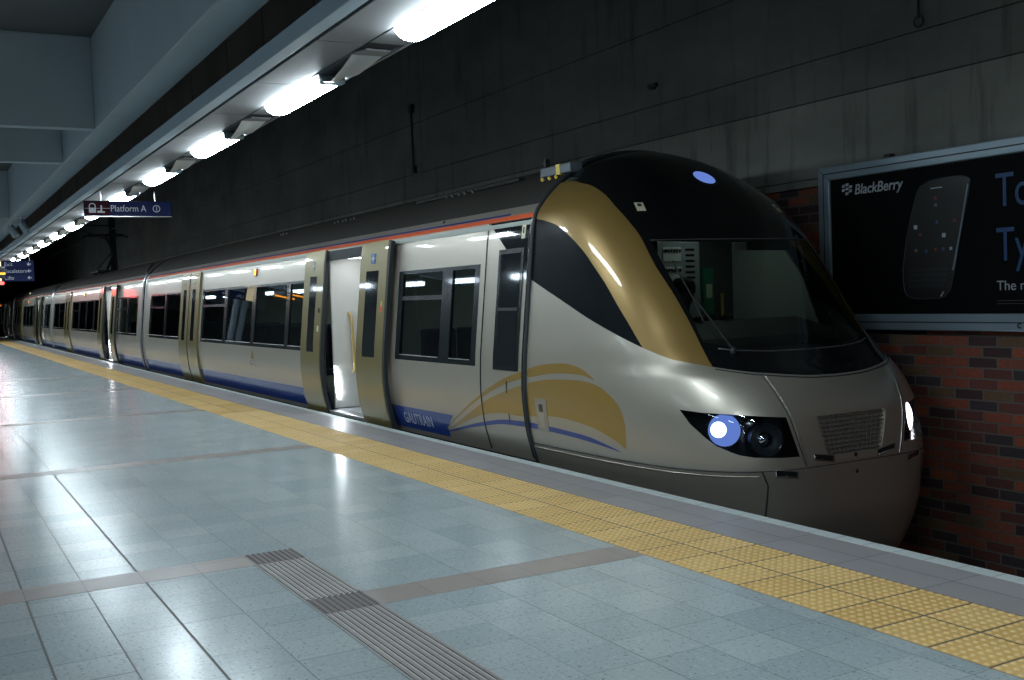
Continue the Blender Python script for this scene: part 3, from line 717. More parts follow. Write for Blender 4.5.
def car_common(root, x0, x1, doors_open, doors_shut, windows, stripes_extra=(), holes_extra=(), nose=False, seats=()):
    HOLE = []; ST_ = [(x0, x1, 2.245, 2.29, 1), (x0, (-9.05 if nose else x1), 2.295, 2.315, 2), (x0, x1, 0.005, .262, 2)]
    ST_ += list(stripes_extra)
    for d in doors_open: HOLE.append((d[0], d[1], -.02, 2.21))
    for w in windows: HOLE.append((w[0], w[1], .815, 1.845))
    HOLE += list(holes_extra)
    body_side('body_side', root, x0, x1, HOLE, ST_, SIDE_M)
    body_side('body_side', root, x0, x1, [], ST_, SIDE_M, far_side=True)
    for w in windows: glazing(root, *w)
    # roof
    prof = [(hw(z), z) for z in np.linspace(Z1B, 2.78, 12)]; prof = [(a, b) for a, b in prof]+[(.45, 2.815), (.2, 2.83), (0, 2.835)]
    full = [(-a, b) for a, b in prof]+[(a, b) for a, b in prof[::-1][1:]]
    mbx = MB(); n = len(full); vs = [(x, YC+a, b) for x in (x0, x1) for a, b in full]
    mbx.add(vs, [(i, i+1, i+1+n, i+n) for i in range(n-1)], 0, True); mbx.build('roof', M['roof'], root)
    # underframe, floor and lining
    mbx = MB(); mbx.box(x0+.1, x1-.1, 5.25, 7.35, -.75, -.08); mbx.build('underframe', M['under'], root, bevel=.03)
    mbx = MB(); mbx.box(x0+.05, x1-.02, 5.03, 7.57, -.06, .03); mbx.build('cabin_floor', M['int_floor'], root)
    mbx = MB(); mbx.box(x0+.05, x1-.02, 7.50, 7.55, .03, 2.2); mbx.build('cabin_lining', M['lining'], root)
    mbx = MB(); mbx.box(x0+.05, x1-.02, 5.05, 7.50, 2.18, 2.22); mbx.build('cabin_ceiling', M['lining'], root)
    mbx = MB(); mbx.box(x0+.6, x1-1.2, 6.2, 6.4, 2.165, 2.18); mbx.build('saloon_fill_light', M['saloon_fill_light'], root)  # added dim fill strip so the seats show through the glass
    pr_ = [(-hw(z), z) for z in np.linspace(Z0B, 2.78, 20)]; pr_ = pr_+[(-a, b) for a, b in pr_[::-1]]
    for x in ((x0, ) if nose else (x0, x1)):
        mbx = MB(); mbx.prism(pr_, lambda u, v, w2: (x+w2, YC+u, v), (.0, .03) if x == x0 else (-.03, 0)); mbx.build('end_panel', M['rubber'], root)
    for x, f in seats: seat_row(root, x, f)

winB = [(-21.40, -19.76), (-19.56, -17.88), (-17.68, -15.98), (-15.80, -14.90)]
car_common(lead, CAR_END, XS, [(-14.05, -12.50)], [], 
    [(-21.53, -14.86, winB, .815, 1.845, (0,)), (-11.62, -9.55, [(-11.50, -10.42), (-10.18, -9.66)], .815, 1.845, (0,)), (-26.95, -23.42, [(-26.85, -25.2), (-25.05, -23.52)], .815, 1.845, (0,))],
    stripes_extra=[(-10.36, XS, 0.005, .262, 0), (-9.46, XS, 2.235, 2.245, 3)], nose=True,
    seats=[(-11.1, 1), (-10.2, -1), (-15.6, 1), (-16.6, -1), (-17.5, 1), (-18.6, -1), (-19.6, 1), (-20.7, -1), (-24.4, 1), (-25.6, -1)])
# slanted end of the blue foot stripe
mbx = MB(); q = [(-10.37, .262), (-10.18, .262), (-10.63, .008), (-10.66, .005)]
def sidepatch(name, poly, off, mats, parent, step=.06):
    xs_ = [p[0] for p in poly]; zs_ = [p[1] for p in poly]
    g_ = [(x, z) for x in np.arange(min(xs_), max(xs_), .12) for z in np.arange(min(zs_), max(zs_), .03) if inside((x, z), poly)]
    v2, t3 = cdt(g_, [dens(poly, step, True)])
    c_ = np.array([v2[list(t)].mean(0) for t in t3]); keep = inside_np(c_, poly)
    P = np.array([tuple(side(a, b)) for a, b in v2])
    N = np.array([tuple((side(a, b, .01)-side(a, b)).normalized()) for a, b in v2])
    return smesh(name, P, N, [t for t, k in zip(t3, keep) if k], mats, [0]*int(keep.sum()), parent, off)
sidepatch('livery_stripe', [(-10.37, .262), (-10.16, .262), (-10.37, .10)], .002, [M['blue']], lead)
sidepatch('livery_stripe', [(-10.37, .262), (-10.37, .10), (-10.48, .005), (-10.7, .005), (-10.7, .262)], .0015, [M['blue']], lead)
def ext(pl): return [((XS if a > -8.66 else a), b) for a, b in pl]
for k, mt in (('cres', 'livery_gold'), ('big', 'livery_gold'), ('blue', 'blue')):
    pl = ext(ST[k]); pl = smooth(pl+[pl[0]], 3)[:-1]; pl = [(min(a, XS), b) for a, b in pl]
    sidepatch('livery_swoosh', pl, .002, [M[mt]], lead)
# cab door: outline, black corner, window, lower joint lines
cd = empty('cab_door', (-9.0, 4.9, 0)); attach(cd, lead)
for x in (-9.43, -8.585):
    MB().tube([side(x, z, .001) for z in np.linspace(-.02, 2.235, 24)], .008 if x < -9 else .011, 6).build('door_gap', M['frame_black'], cd)
sidepatch('door_corner', [(-9.40, 2.235), (-8.60, 2.235), (-8.60, 1.63), (-8.66, 1.70)], .0018, [M['side_glass']], cd)
cw = plate('door_window', -9.16, -8.67, .80, 1.965, -.004, .012, M['frame_black'], cd, bevel=.004)
plate('window_glass', -9.11, -8.72, .86, 1.92, .006, .004, M['side_glass'], cw, bevel=0)
plate('window_bar', -9.11, -8.72, 1.37, 1.40, .008, .006, M['rubber'], cw, bevel=0)
plate('door_lock', -8.90, -8.885, .58, .70, .001, .003, M['frame_black'], cd, bevel=0)
plate('door_lock', -8.90, -8.885, .30, .38, .001, .003, M['frame_black'], cd, bevel=0)
stk = plate('warning_sticker', -8.74, -8.67, 2.05, 2.18, .004, .002, M['sticker'], cd, bevel=0)
plate('sticker_print', -8.718, -8.692, 2.10, 2.16, .007, .001, M['rubber'], stk, bevel=0)
# rubber band between cab and car body, full section
zz = list(np.linspace(-.7, 2.72, 60)); loop = [side(XS, z, .006) for z in zz]
loop2 = [Vector((p.x, 2*YC-p.y, p.z)) for p in loop[::-1]]
mid = [Vector((XS, YC+a, 2.88-.09*(a/.68)**2*1.3)) for a in np.linspace(-.66, .66, 9)]
MB().tube(loop+mid+loop2, .022, 8).build('cab_joint_seal', M['rubber'], lead)
# cant rail gutter and small fittings
MB().box(-9.0, -8.45, 5.42, 5.56, 2.66, 2.75).build('roof_box', M['roof_box'], lead, bevel=.01)
rb = lead.children[-1]
MB().box(-8.70, -8.63, 5.415, 5.565, 2.655, 2.755).build('yellow_band', M['yellow'], rb)
MB().box(-8.98, -8.94, 5.45, 5.50, 2.6, 2.84).build('bracket', M['wire'], rb)
for x in (-8.85, -8.72, -8.6): MB().lathe((x, 5.36, 2.615), (0, -.6, .8), [(0, .03), (.015, .03), (.018, 0)], 10).build('hose_fitting', M['yellow'], rb)
for x, n in ((-10.9, 5), (-14.6, 6), (-17.2, 3)):
    for i in range(n): MB().lathe((x+.16*i, 5.33-.01*(i % 2), 2.645), (0, -.5, .85), [(0, .035), (.018, .032), (.022, 0)], 8).build('roof_fitting', M['roof'], lead)
MB().box(-12.2, -9.6, 5.52, 5.60, 2.70, 2.735).build('roof_cable_duct', M['under'], lead)
plate('side_marker', -10.63, -10.60, 2.335, 2.36, .002, .004, M['frame_black'], lead, bevel=0)

dr_ = leaf(lead, -12.64, -11.77, -12.42, -12.02, .07, (-11.77, -11.715))
d_ = leaf(lead, -14.85, -14.03, -14.58, -14.30, .07, (-14.03, -13.985))
plate('warning_sign', -11.905, -11.845, 1.36, 1.43, .106, .002, M['orange'], dr_, bevel=0); plate('warning_sign', -11.89, -11.86, 1.43, 1.49, .106, .002, M['yellow'], dr_, bevel=0)
plate('door_button', -14.16, -14.11, 1.36, 1.42, .105, .006, M['frame_black'], d_)
plate('door_button', -14.16, -14.11, 1.10, 1.18, .105, .006, M['sticker'], d_)
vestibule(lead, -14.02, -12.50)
leaf(lead, -23.37, -22.55, -23.10, -22.82, .004)
leaf(lead, -22.53, -21.69, -22.27, -21.99, .004)
MB().tube([side(-22.54, z, .04) for z in np.linspace(-.02, 2.2, 22)], .010, 6).build('door_gap', M['rubber'], lead)
ind = plate('indicator_light', -17.82, -17.70, 1.99, 2.12, .002, .02, M['frame_black'], lead)
plate('lit_bar', -17.80, -17.765, 2.01, 2.10, .02, .008, M['led_orange'], ind, bevel=0)
plate('lit_bar', -17.755, -17.72, 2.01, 2.10, .02, .008, M['led_orange'], ind, bevel=0)

def side_text(name, body, size, x, z, mat, parent, sx=1.0, bold=.0):
    """lettering lying on the leaning lower body side"""
    o = text(name, body, size, (0, 0, 0), 'wall', mat, None, .001, sx, bold)
    p = side(x, z, .006); up = (side(x, z+.08, .006)-p).normalized(); rt = Vector((1, 0, 0)); nr = rt.cross(up)
    mt = Matrix((rt, up, nr)).transposed().to_4x4(); o.rotation_euler = mt.to_euler(); o.location = p
    attach(o, parent); return o
side_text('fleet_lettering', 'GAUTRAIN', .19, -11.52, .072, M['lettering'], lead, .84)
side_text('small_notice', '010', .045, -15.2, .12, M['sign_white'], lead)
# round sun logo under the windows
lg = sidepatch('car_logo', [(-17.85, .60), (-17.63, .60), (-17.67, .69), (-17.74, .75), (-17.81, .69)], .003, [M['livery_gold']], lead)
for k in range(3):
    MB().tube([side(-17.74+.16*math.cos(t), .47+.03*k+.05*math.sin(t), .003) for t in np.linspace(.3, PI-.3, 12)], .004, 5).build('logo_arc', M['blue'] if k != 1 else M['livery_gold'], lg)

# cab interior
MB().prism([(-hw(z)+.06, z) for z in np.linspace(.0, 2.7, 14)]+[(hw(z)-.06, z) for z in np.linspace(2.7, .0, 14)], lambda u, v, w2: (w2, YC+u, v), (-8.50, -8.45)).build('cab_rear_wall', M['dash'], lead)
cb = MB().box(-8.45, -8.28, 6.28, 6.80, .2, 2.30).build('equipment_cabinet', M['grey'], lead, bevel=.01)
for j in range(6): MB().box(-8.285, -8.275, 6.62, 6.73, 1.62+j*.055, 1.64+j*.055).build('cabinet_vent', M['frame_black'], cb)
for j in range(2):
    MB().box(-8.285, -8.27, 6.34, 6.56, 1.60+j*.19, 1.74+j*.19).build('breaker_row', M['white'], cb, bevel=.005)
    for i in range(6): MB().box(-8.27, -8.255, 6.36+i*.034, 6.377+i*.034, 1.69+j*.19, 1.72+j*.19).build('breaker_switch', M['frame_black'], cb)
gpn = MB().box(-8.45, -8.40, 6.94, 7.07, 1.25, 1.72).build('safety_panel', M['green'], lead)
MB().box(-8.40, -8.39, 6.97, 7.04, 1.42, 1.56).build('safety_notice', M['sticker'], gpn)
MB().tube([(-8.36, 7.14, 1.18), (-8.36, 7.14, 1.46)], .016, 8).build('cab_grab_rail', M['handle'], lead)
MB().prism([(-8.44, .95), (-7.2, .95), (-7.5, 1.6), (-7.72, 1.86), (-8.44, 1.9)], lambda u, v, w2: (u, w2, v), (7.40, 7.43)).build('cab_side_lining', M['lining'], lead)
MB().box(-8.445, -8.40, 7.36, 7.52, 1.1, 2.0).build('cab_rear_lining', M['lining'], lead)
ds = [(-8.5+1.15, 1.23), (-6.75, 1.10), (-6.60, 1.02), (-6.6, .9), (-7.5, .9), (-7.5, 1.2)]
mbx = MB(); mbx.prism(ds, lambda u, v, w2: (u, w2, v), (5.42, 7.18)); mbx.build('driver_desk', M['dash'], lead, bevel=.02)
MB().box(-8.5, -6.6, 5.2, 7.4, -.02, .03).build('cab_floor', M['int_floor'], lead)
st_ = MB(); st_.box(-8.12, -7.68, 5.95, 6.41, .42, .52); st_.box(-8.20, -8.10, 5.97, 6.39, .5, 1.18); st_.tube([(-7.92, 6.17, .03), (-7.92, 6.17, .43)], .05, 10)
st_.build('driver_seat', M['seat'], lead, bevel=.03)
MB().box(-8.0, -7.7, 6.4, 6.9, 2.20, 2.22).build('cab_fill_light', M['cab_fill_light'], lead)  # added fill light, lifts the rear wall and cabinet behind the windscreen

# ================================================================== following cars
def carriage(c):
    """20.6 m passenger car centred on x = c"""
    r = empty('train_car', (c, YC, 0)); a, b = c-10.3, c+10.3
    car_common(r, a, b, [(c+4.3, c+5.9)], [], [(c+6.35, c+9.6, [(c+6.45, c+7.95), (c+8.1, c+9.5)], .815, 1.845, (0,)),
        (c-3.65, c+3.35, [(c-3.55, c-1.9), (c-1.75, c-.1), (c+.05, c+1.65), (c+1.8, c+3.25)], .815, 1.845, (0,)),
        (c-9.6, c-6.0, [(c-9.5, c-7.9), (c-7.75, c-6.1)], .815, 1.845, (1,))], seats=[(c+k*1.1, 1 if k % 2 else -1) for k in (-8, -7, -3, -2, -1, 0, 1, 2, 7, 8)])
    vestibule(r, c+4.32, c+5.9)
    leaf(r, c+5.82, c+6.62, c+6.1, c+6.4, .07, (c+6.62, c+6.68)); leaf(r, c+3.5, c+4.3, c+3.75, c+4.03, .07, (c+4.3, c+4.35))
    leaf(r, c-5.62, c-4.81, c-5.36, c-5.06, .004); leaf(r, c-4.79, c-3.98, c-4.53, c-4.25, .004)
    ix = plate('indicator_light', c-.55, c-.43, 1.99, 2.12, .002, .02, M['frame_black'], r)
    plate('lit_bar', c-.54, c-.44, 2.01, 2.10, .02, .008, M['led_orange'], ix, bevel=0)
    mbx = MB(); mbx.box(b, b+.30, 5.35, 7.25, -.1, 2.45); mbx.build('gangway', M['rubber'], r, bevel=.03)
    for x in (a+.05, b-.05):
        MB().tube([side(x, z, .012) for z in np.linspace(.0, 2.35, 22)], .022, 8).build('corner_post', M['metal'], r)
    MB().tube([(b-.1, 5.12, 2.40), (b-.5, 5.25, 2.52), (b-1.2, 5.5, 2.7)], .02, 6).build('roof_drain', M['metal'], r)
    return r
C2 = -38.2
car2 = carriage(C2)
tag(car2, 'second train car behind the nose car, with one doorway open and lit', 'train', 'cars of the silver train')
for k, lab in ((1, 'third train car, silver and gold, far down the platform'), (2, 'fourth and farthest train car, where the train meets the dark')):
    c = copy_tree(car2); c.location.x = C2-20.75*k; tag(c, lab, 'train', 'cars of the silver train')
for x in (CAR_END+.04,):
    MB().tube([side(x, z, .012) for z in np.linspace(.0, 2.35, 22)], .022, 8).build('corner_post', M['metal'], lead)
# pantograph on the second car
pg = empty('pantograph', (-41.0, YC, 2.85)); attach(pg, car2)
q = MB(); q.box(-42.6, -40.6, 5.75, 6.85, 2.88, 2.95); q.build('pantograph_base', M['under'], pg)
q = MB(); q.tube([(-42.4, 6.3, 2.95), (-40.6, 6.3, 3.55)], .05); q.tube([(-40.6, 6.3, 3.55), (-42.2, 6.3, 4.3)], .04)
q.tube([(-42.4, 5.9, 2.95), (-40.6, 6.2, 3.52)], .025); q.tube([(-42.4, 6.7, 2.95), (-40.6, 6.4, 3.52)], .025); q.build('pantograph_arm', M['under'], pg)
q = MB(); q.tube([(-42.2, 5.5, 4.22), (-42.2, 5.7, 4.33), (-42.2, 6.9, 4.33), (-42.2, 7.1, 4.22)], .035); q.tube([(-42.5, 5.6, 4.3), (-42.5, 7.0, 4.3)], .03); q.build('collector_head', M['under'], pg)
for x in (-42.3, -41.0): MB().lathe((x, 5.9, 2.83), (0, 0, 1), [(.03, 0), (.07, .02), (.03, .04), (.07, .06), (.03, .08)], 12).build('insulator', M['under'], pg)

# ================================================================== driver
def person():
    me = bpy.data.meshes.new('person')
    P = [((-7.95, 6.17, .60), .155), ((-7.93, 6.17, .82), .15), ((-7.88, 6.17, 1.05), .165), ((-7.84, 6.17, 1.20), .13), ((-7.81, 6.18, 1.31), .055), ((-7.79, 6.19, 1.42), .082), ((-7.785, 6.195, 1.50), .098), ((-7.79, 6.20, 1.58), .08),
         ((-7.69, 6.20, 1.475), .018)]
    E = [(0, 1), (1, 2), (2, 3), (3, 4), (4, 5), (5, 6), (6, 7), (6, 8)]
    for sg in (-1, 1):
        b = len(P); y = 6.17
        P += [((-7.87, y+sg*.19, 1.17), .065), ((-7.78, y+sg*.25, .97), .05), ((-7.62, y+sg*.23, .98), .042), ((-7.46, y+sg*.17, 1.20), .032), ((-7.40, y+sg*.16, 1.24), .034)]
        E += [(3, b), (b, b+1), (b+1, b+2), (b+2, b+3), (b+3, b+4)]
        for k, dy in enumerate((-.035, -.013, .010, .032)):
            c = len(P); L = (.055, .07, .065, .05)[k]
            P += [((-7.36, y+sg*.16+dy, 1.262), .010), ((-7.36+L*.6, y+sg*.16+dy*1.15, 1.272), .009), ((-7.36+L, y+sg*.16+dy*1.2, 1.258), .008)]; E += [(b+4, c), (c, c+1), (c+1, c+2)]
        c = len(P); P += [((-7.40, y+sg*.11, 1.25), .011), ((-7.36, y+sg*.095, 1.262), .009)]; E += [(b+4, c), (c, c+1)]
        c = len(P); P += [((-7.80, y+sg*.10, .58), .095), ((-7.52, y+sg*.13, .60), .075), ((-7.48, y+sg*.13, .34), .058), ((-7.50, y+sg*.13, .12), .045), ((-7.38, y+sg*.14, .075), .04)]
        E += [(0, c), (c, c+1), (c+1, c+2), (c+2, c+3), (c+3, c+4)]
        c = len(P); P += [((-7.79, 6.20+sg*.095, 1.49), .02)]; E += [(6, c)]
    me.from_pydata([p for p, r in P], E, []); me.materials.append(M['skin'])
    o = bpy.data.objects.new('person', me); COL.objects.link(o)
    sk = o.modifiers.new('skin', 'SKIN'); me.skin_vertices.new() if not me.skin_vertices else None
    for v, (p, r) in zip(me.skin_vertices[0].data, P): v.radius = (r, r)
    me.skin_vertices[0].data[0].use_root = True
    sb = o.modifiers.new('sub', 'SUBSURF'); sb.levels = 2; sb.render_levels = 2
    return o
drv = person()
tag(drv, 'dark-haired person in a yellow-green vest seated behind the windscreen', 'person')
h_ = MB().lathe((-7.80, 6.20, 1.50), (0, 0, 1), [(.112, -.02), (.118, .03), (.108, .08), (.07, .118), (0, .130)], 20); h_.build('hair', M['hair'], drv)
v_ = MB()
rings = [(.60, .19, .17), (.80, .19, .17), (1.0, .205, .175), (1.15, .20, .15), (1.23, .13, .11)]
vs = []; fs = []; n = 24
for z, a, b in rings:
    for k in range(n): vs.append((-7.95+(z-.6)*.13+b*math.cos(2*PI*k/n), 6.17+a*math.sin(2*PI*k/n), z))
for i in range(len(rings)-1):
    for k in range(n): fs.append((i*n+k, i*n+(k+1) % n, (i+1)*n+(k+1) % n, (i+1)*n+k))
v_.add(vs, fs, 0, True).build('vest', M['vest'], drv)
t_ = MB()
for sg in (-1, 1): t_.tube([(-7.80, 6.17+sg*.10, .58), (-7.52, 6.17+sg*.13, .60), (-7.48, 6.17+sg*.13, .34), (-7.50, 6.17+sg*.13, .12)], [.115, .09, .075, .065], 12)
t_.build('trousers', M['cloth'], drv)
# ================================================================== station
XA, XZ = 6.0, -96.0      # extent along the line
EDGE = 4.805
fl = MB().box(XZ, XA, -6.0, 3.575, -1.1, 0).build('floor', M['granite']); struct(fl)
struct(MB().box(XZ, XA, 4.25, 4.70, -1.1, .0).build('trim_1', M['coping']))
struct(MB().box(XZ, XA, 4.70, EDGE, -.09, .002).build('trim_2', M['nosing'], bevel=.004))
struct(MB().box(XZ, XA, 4.70, 4.76, -1.1, -.09).build('trim_3', M['under']))
ty = MB().box(XZ, XA, 3.575, 4.25, -1.1, .0)
tile = .2925
# raised domes, six by seven to the tile, on the stretch the camera can resolve
vs = []; fs = []
nd = 0
def dome(cx, cy, r, h, out):
    b = len(out.v); k = 8
    for rr, zz in ((r, .0), (r*.72, h*.75), (0, h)):
        if rr == 0: out.v.append((cx, cy, zz)); continue
        for i in range(k): out.v.append((cx+rr*math.cos(2*PI*i/k), cy+rr*math.sin(2*PI*i/k), zz))
    for i in range(k): out.f.append((b+i, b+(i+1) % k, b+k+(i+1) % k, b+k+i)); out.f.append((b+k+i, b+k+(i+1) % k, b+2*k))
    out.mi += [0]*(2*k); out.sm += [True]*(2*k)
x = -1.6
while x > -15.0:
    tx = math.floor((x+4.72)/tile); u = (x+4.72)/tile-tx
    x -= tile/6
i0 = int((-15+4.72)/tile); i1 = int((-1.5+4.72)/tile)
for i in range(i0, i1):
    for r_ in (0, 1):
        for a in range(6):
            for b in range(7): dome(-4.72+tile*(i+(a+.5)/6), 3.575+.3375*r_+.3375*(b+.5)/7, .0165, .006, ty)
tyo = ty.build('trim_4', M['tactile']); struct(tyo)
# brown-grey bands across the platform
for x, y0, y1 in ((-6.375, -6.0, 1.65), (-5.195, 1.945, 3.575), (-10.97, -6.0, 3.575), (-16.0, -6.0, 3.575), (-21.3, -6, 3.575), (-26.5, -6, 3.575)):
    struct(MB().box(x, x+.2805, y0, y1, -.02, .0012).build('trim_5', M['band']))
# ribbed guide path with two blister tiles
gm = MB().box(-6.375, XA, 1.645, 1.95, -.02, .0018)
struct(gm.build('trim_6', M['guide_pale']))
rb_ = MB(); bl_ = MB()
for x0, x1 in ((-6.08, -5.20), (-4.905, XA)):
    for k in range(10):
        y = 1.645+.305*(k+.5)/10; rb_.box(x0, x1, y-.008, y+.008, 0, .0062)
for x0 in (-6.365, -5.19):
    bl_.box(x0, x0+.275, 1.65, 1.947, 0, .0035)
    for a in range(9):
        for b in range(9): dome(x0+.275*(a+.5)/9, 1.65+.297*(b+.5)/9, .011, .009, bl_)
struct(rb_.build('trim_7', M['guide'])); struct(bl_.build('trim_16', M['blister']))

# track side wall: brick below, ledge, concrete above
WY = 8.0
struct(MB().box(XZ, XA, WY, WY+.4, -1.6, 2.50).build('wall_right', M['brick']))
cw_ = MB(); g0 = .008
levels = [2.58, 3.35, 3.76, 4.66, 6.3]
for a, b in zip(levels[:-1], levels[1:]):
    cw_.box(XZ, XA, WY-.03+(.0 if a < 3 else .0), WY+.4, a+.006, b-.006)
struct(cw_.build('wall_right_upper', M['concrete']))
struct(MB().box(XZ, XA, WY-.005, WY+.38, 2.50, 6.3).build('wall_right_core', M['under']))
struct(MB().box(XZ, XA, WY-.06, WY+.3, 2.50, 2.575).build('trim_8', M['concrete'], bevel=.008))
struct(MB().box(XZ, XA, 3.1, WY+.4, 6.3, 6.5).build('ceiling', M['ceiling']))
struct(MB().box(XZ-.4, XZ, -6.5, WY+.4, -1.6, 6.5).build('wall_back', M['under']))
struct(MB().box(XZ, XA, -6.4, -6.0, -1.1, 6.5).build('wall_left', M['ceiling']))
struct(MB().box(XZ, XA, EDGE-.1, WY, -1.7, -1.5).build('trackbed', M['under']))
for y in (YC-.72, YC+.72):
    q = MB(); q.box(XZ, XA, y-.075, y+.075, -1.5, -1.475); q.box(XZ, XA, y-.01, y+.01, -1.475, -1.36); q.box(XZ, XA, y-.036, y+.036, -1.36, -1.32)
    tag(q.build('rail', M['rail']), ('steel running rail below the platform edge' if y < YC else 'steel running rail beside the brick wall'), 'rail', 'running rails')
# platform hall ceiling with downstand beams
struct(MB().box(XZ, XA, -6.4, 3.1, 4.65, 4.85).build('ceiling_2', M['ceiling']))
struct(MB().box(XZ, XA, 1.90, 2.225, 3.60, 4.65).build('trim_9', M['beam'], bevel=.012))
for x in (-13.2, -16.3, -26.0, -40.0, -56.0, -75.0): struct(MB().box(x, x+.16, -6.0, 1.90, 3.60, 4.65).build('trim_10', M['beam'], bevel=.01))
for x in (-36.0,): 
    for y in (.35, .62): tag(MB().lathe((x, y, 0), (0, 0, 1), [(.11, 0), (.11, 4.65)], 20).build('column', M['beam']), 'pale round column far back under the beams, %s of the pair' % ('left' if y < .5 else 'right'), 'column', 'far columns')
# brown fascia panels above the lamp soffit
x = -1.9; k = 0
seams = [XA, 1.7, .3, -1.0, -2.3, -3.6, -4.9, -6.2, -7.4, -8.66, -9.81, -11.24]
while seams[-1] > XZ+2: seams.append(seams[-1]-1.3)
fp = MB()
for a, b in zip(seams[:-1], seams[1:]): fp.box(b+.016, a-.016, 2.60, 2.66, 3.32, 4.65)
struct(fp.build('wall_fascia', M['fascia'], bevel=.004)); struct(MB().box(XZ, XA, 2.63, 3.1, 3.32, 6.4).build('wall_fascia_core', M['dark_joint']))
# lamp soffit: channel, panels, dark shadow joint
struct(MB().box(XZ, XA, 2.20, 2.30, 3.20, 3.32).build('trim_11', M['blue_fascia'], bevel=.006))
struct(MB().box(XZ, XA, 2.30, 2.33, 3.212, 3.31).build('trim_12', M['dark_joint']))
sp_ = MB(); PCH = 2.8; L0 = -9.02
x = XA
while x > XZ: sp_.box(x-PCH/2+.022, x, 2.33, 2.655, 3.20, 3.30); x -= PCH/2
struct(sp_.build('trim_13', M['panel'], bevel=.004))
struct(MB().box(XZ, XA, 2.33, 2.93, 3.214, 3.31).build('trim_14', M['dark_joint']))
struct(MB().box(XZ, XA, 2.905, 2.925, 3.19, 3.31).build('trim_15', M['panel']))

# strip lamps
def capsule(x0, x1, y0, y1, z, drop, n=10):
    """long diffuser with rounded ends hanging below the soffit"""
    mbx = MB(); yc = (y0+y1)/2; hy = (y1-y0)/2; rings = []
    for i in range(n+1):
        t = i/n; x = x0+(x1-x0)*t; e = min(t, 1-t)*(x1-x0); k = 1.0 if e >= hy else math.sqrt(max(0, 1-(1-e/hy)**2))
        k = max(k, .05); rings.append([(x, yc+hy*k*math.cos(a), z-drop*(.35+.65*k)*math.sin(a)) for a in np.linspace(PI, 0, 9)])
    m_ = len(rings[0])
    mbx.add([p for R in rings for p in R], [(i*m_+j, i*m_+j+1, (i+1)*m_+j+1, (i+1)*m_+j) for i in range(n) for j in range(m_-1)], 0, True)
    return mbx
def lamp(xa):
    r = empty('ceiling_light', (xa, 2.78, 3.2))
    xs_ = [xa+(1.42)*k for k in (0, .02, .05, .1, .16, .5, .84, .9, .95, .98, 1)]
    capsule(xa, xa+1.42, 2.665, 2.895, 3.198, .075, 14).build('diffuser', M['lamp'], r)
    h = MB(); h.prism([(xa-.30, 2.665), (xa+2.16, 2.665), (xa+2.30, 2.72), (xa+2.30, 2.90), (xa-.30, 2.90)], lambda u, v, w2: (u, v, w2), (3.198, 3.212)); h.build('housing', M['panel'], r, bevel=.003)
    w = MB(); q = [(xa+1.47, 0.0), (xa+1.55, .075), (xa+1.72, .10), (xa+1.95, .06), (xa+2.16, .004)]
    vs = [(x, y, 3.198-d*(1.0 if y < 2.8 else .35)) for x, d in q for y in (2.67, 2.73, 2.80, 2.89)]
    w.add(vs, [(i*4+j, i*4+j+1, i*4+j+5, i*4+j+4) for i in range(4) for j in range(3)], 0, True)
    w.build('reflector', M['reflector'], r)
    MB().box(xa+1.40, xa+1.50, 2.69, 2.87, 3.135, 3.198).build('end_cap', M['blue_fascia'], r, bevel=.012)
    return r
l0 = lamp(L0); k0 = 1
ordn = ['nearest lamp whose whole length shows', 'second whole lamp', 'third whole lamp', 'fourth whole lamp, above the blue platform sign', 'fifth whole lamp, half hidden by the blue platform sign', 'sixth whole lamp, just past the blue platform sign', 'seventh whole lamp', 'eighth whole lamp', 'ninth whole lamp', 'tenth whole lamp', 'eleventh whole lamp', 'twelfth whole lamp']
GR = 'strip lamps along the soffit'
tag(l0, 'white strip lamp under the soffit, nearest lamp whose whole length shows', 'lamp', GR)
for k in range(-3, 20):
    if k == 0: continue
    c = copy_tree(l0); c.location.x = L0-PCH*k
    if k == -1: lab = 'brightest white strip lamp, cut off by the top edge of the picture'
    elif k < 0: lab = 'white strip lamp above the near end of the platform, out of frame overhead'
    elif k < 12: lab = 'white strip lamp under the soffit, %s' % ordn[k]
    else: lab = 'tiny far strip lamp at the vanishing end of the row'
    tag(c, lab, 'lamp', GR)

# hanging signs
sg = empty('platform_sign', (-16.0, 2.72, 2.95))
tag(sg, 'dark blue hanging sign reading Platform A, with a maroon end panel', 'sign')
MB().box(-16.03, -16.0, 2.125, 3.325, 2.85, 3.065).build('sign_board', M['sign_navy'], sg, bevel=.003)
MB().box(-16.0, -15.997, 2.47, 3.31, 2.862, 3.056).build('blue_field', M['sign_blue'], sg)
MB().box(-16.0, -15.997, 2.137, 2.47, 2.862, 3.056).build('maroon_field', M['sign_red'], sg)
MB().box(-16.04, -15.99, 2.125, 3.325, 2.838, 2.850).build('sign_edge', M['metal'], sg)
text('lettering', 'Platform A', .130, (-15.994, 2.475, 2.915), 'train', M['sign_white'], sg, sx=.86)
MB().lathe((-15.994, 3.11, 2.958), (1, 0, 0), [(.052, 0), (.052, .002), (.042, .002), (.042, 0)], 24).build('number_ring', M['sign_white'], sg)
text('number', '1', .085, (-15.994, 3.092, 2.930), 'train', M['sign_white'], sg)
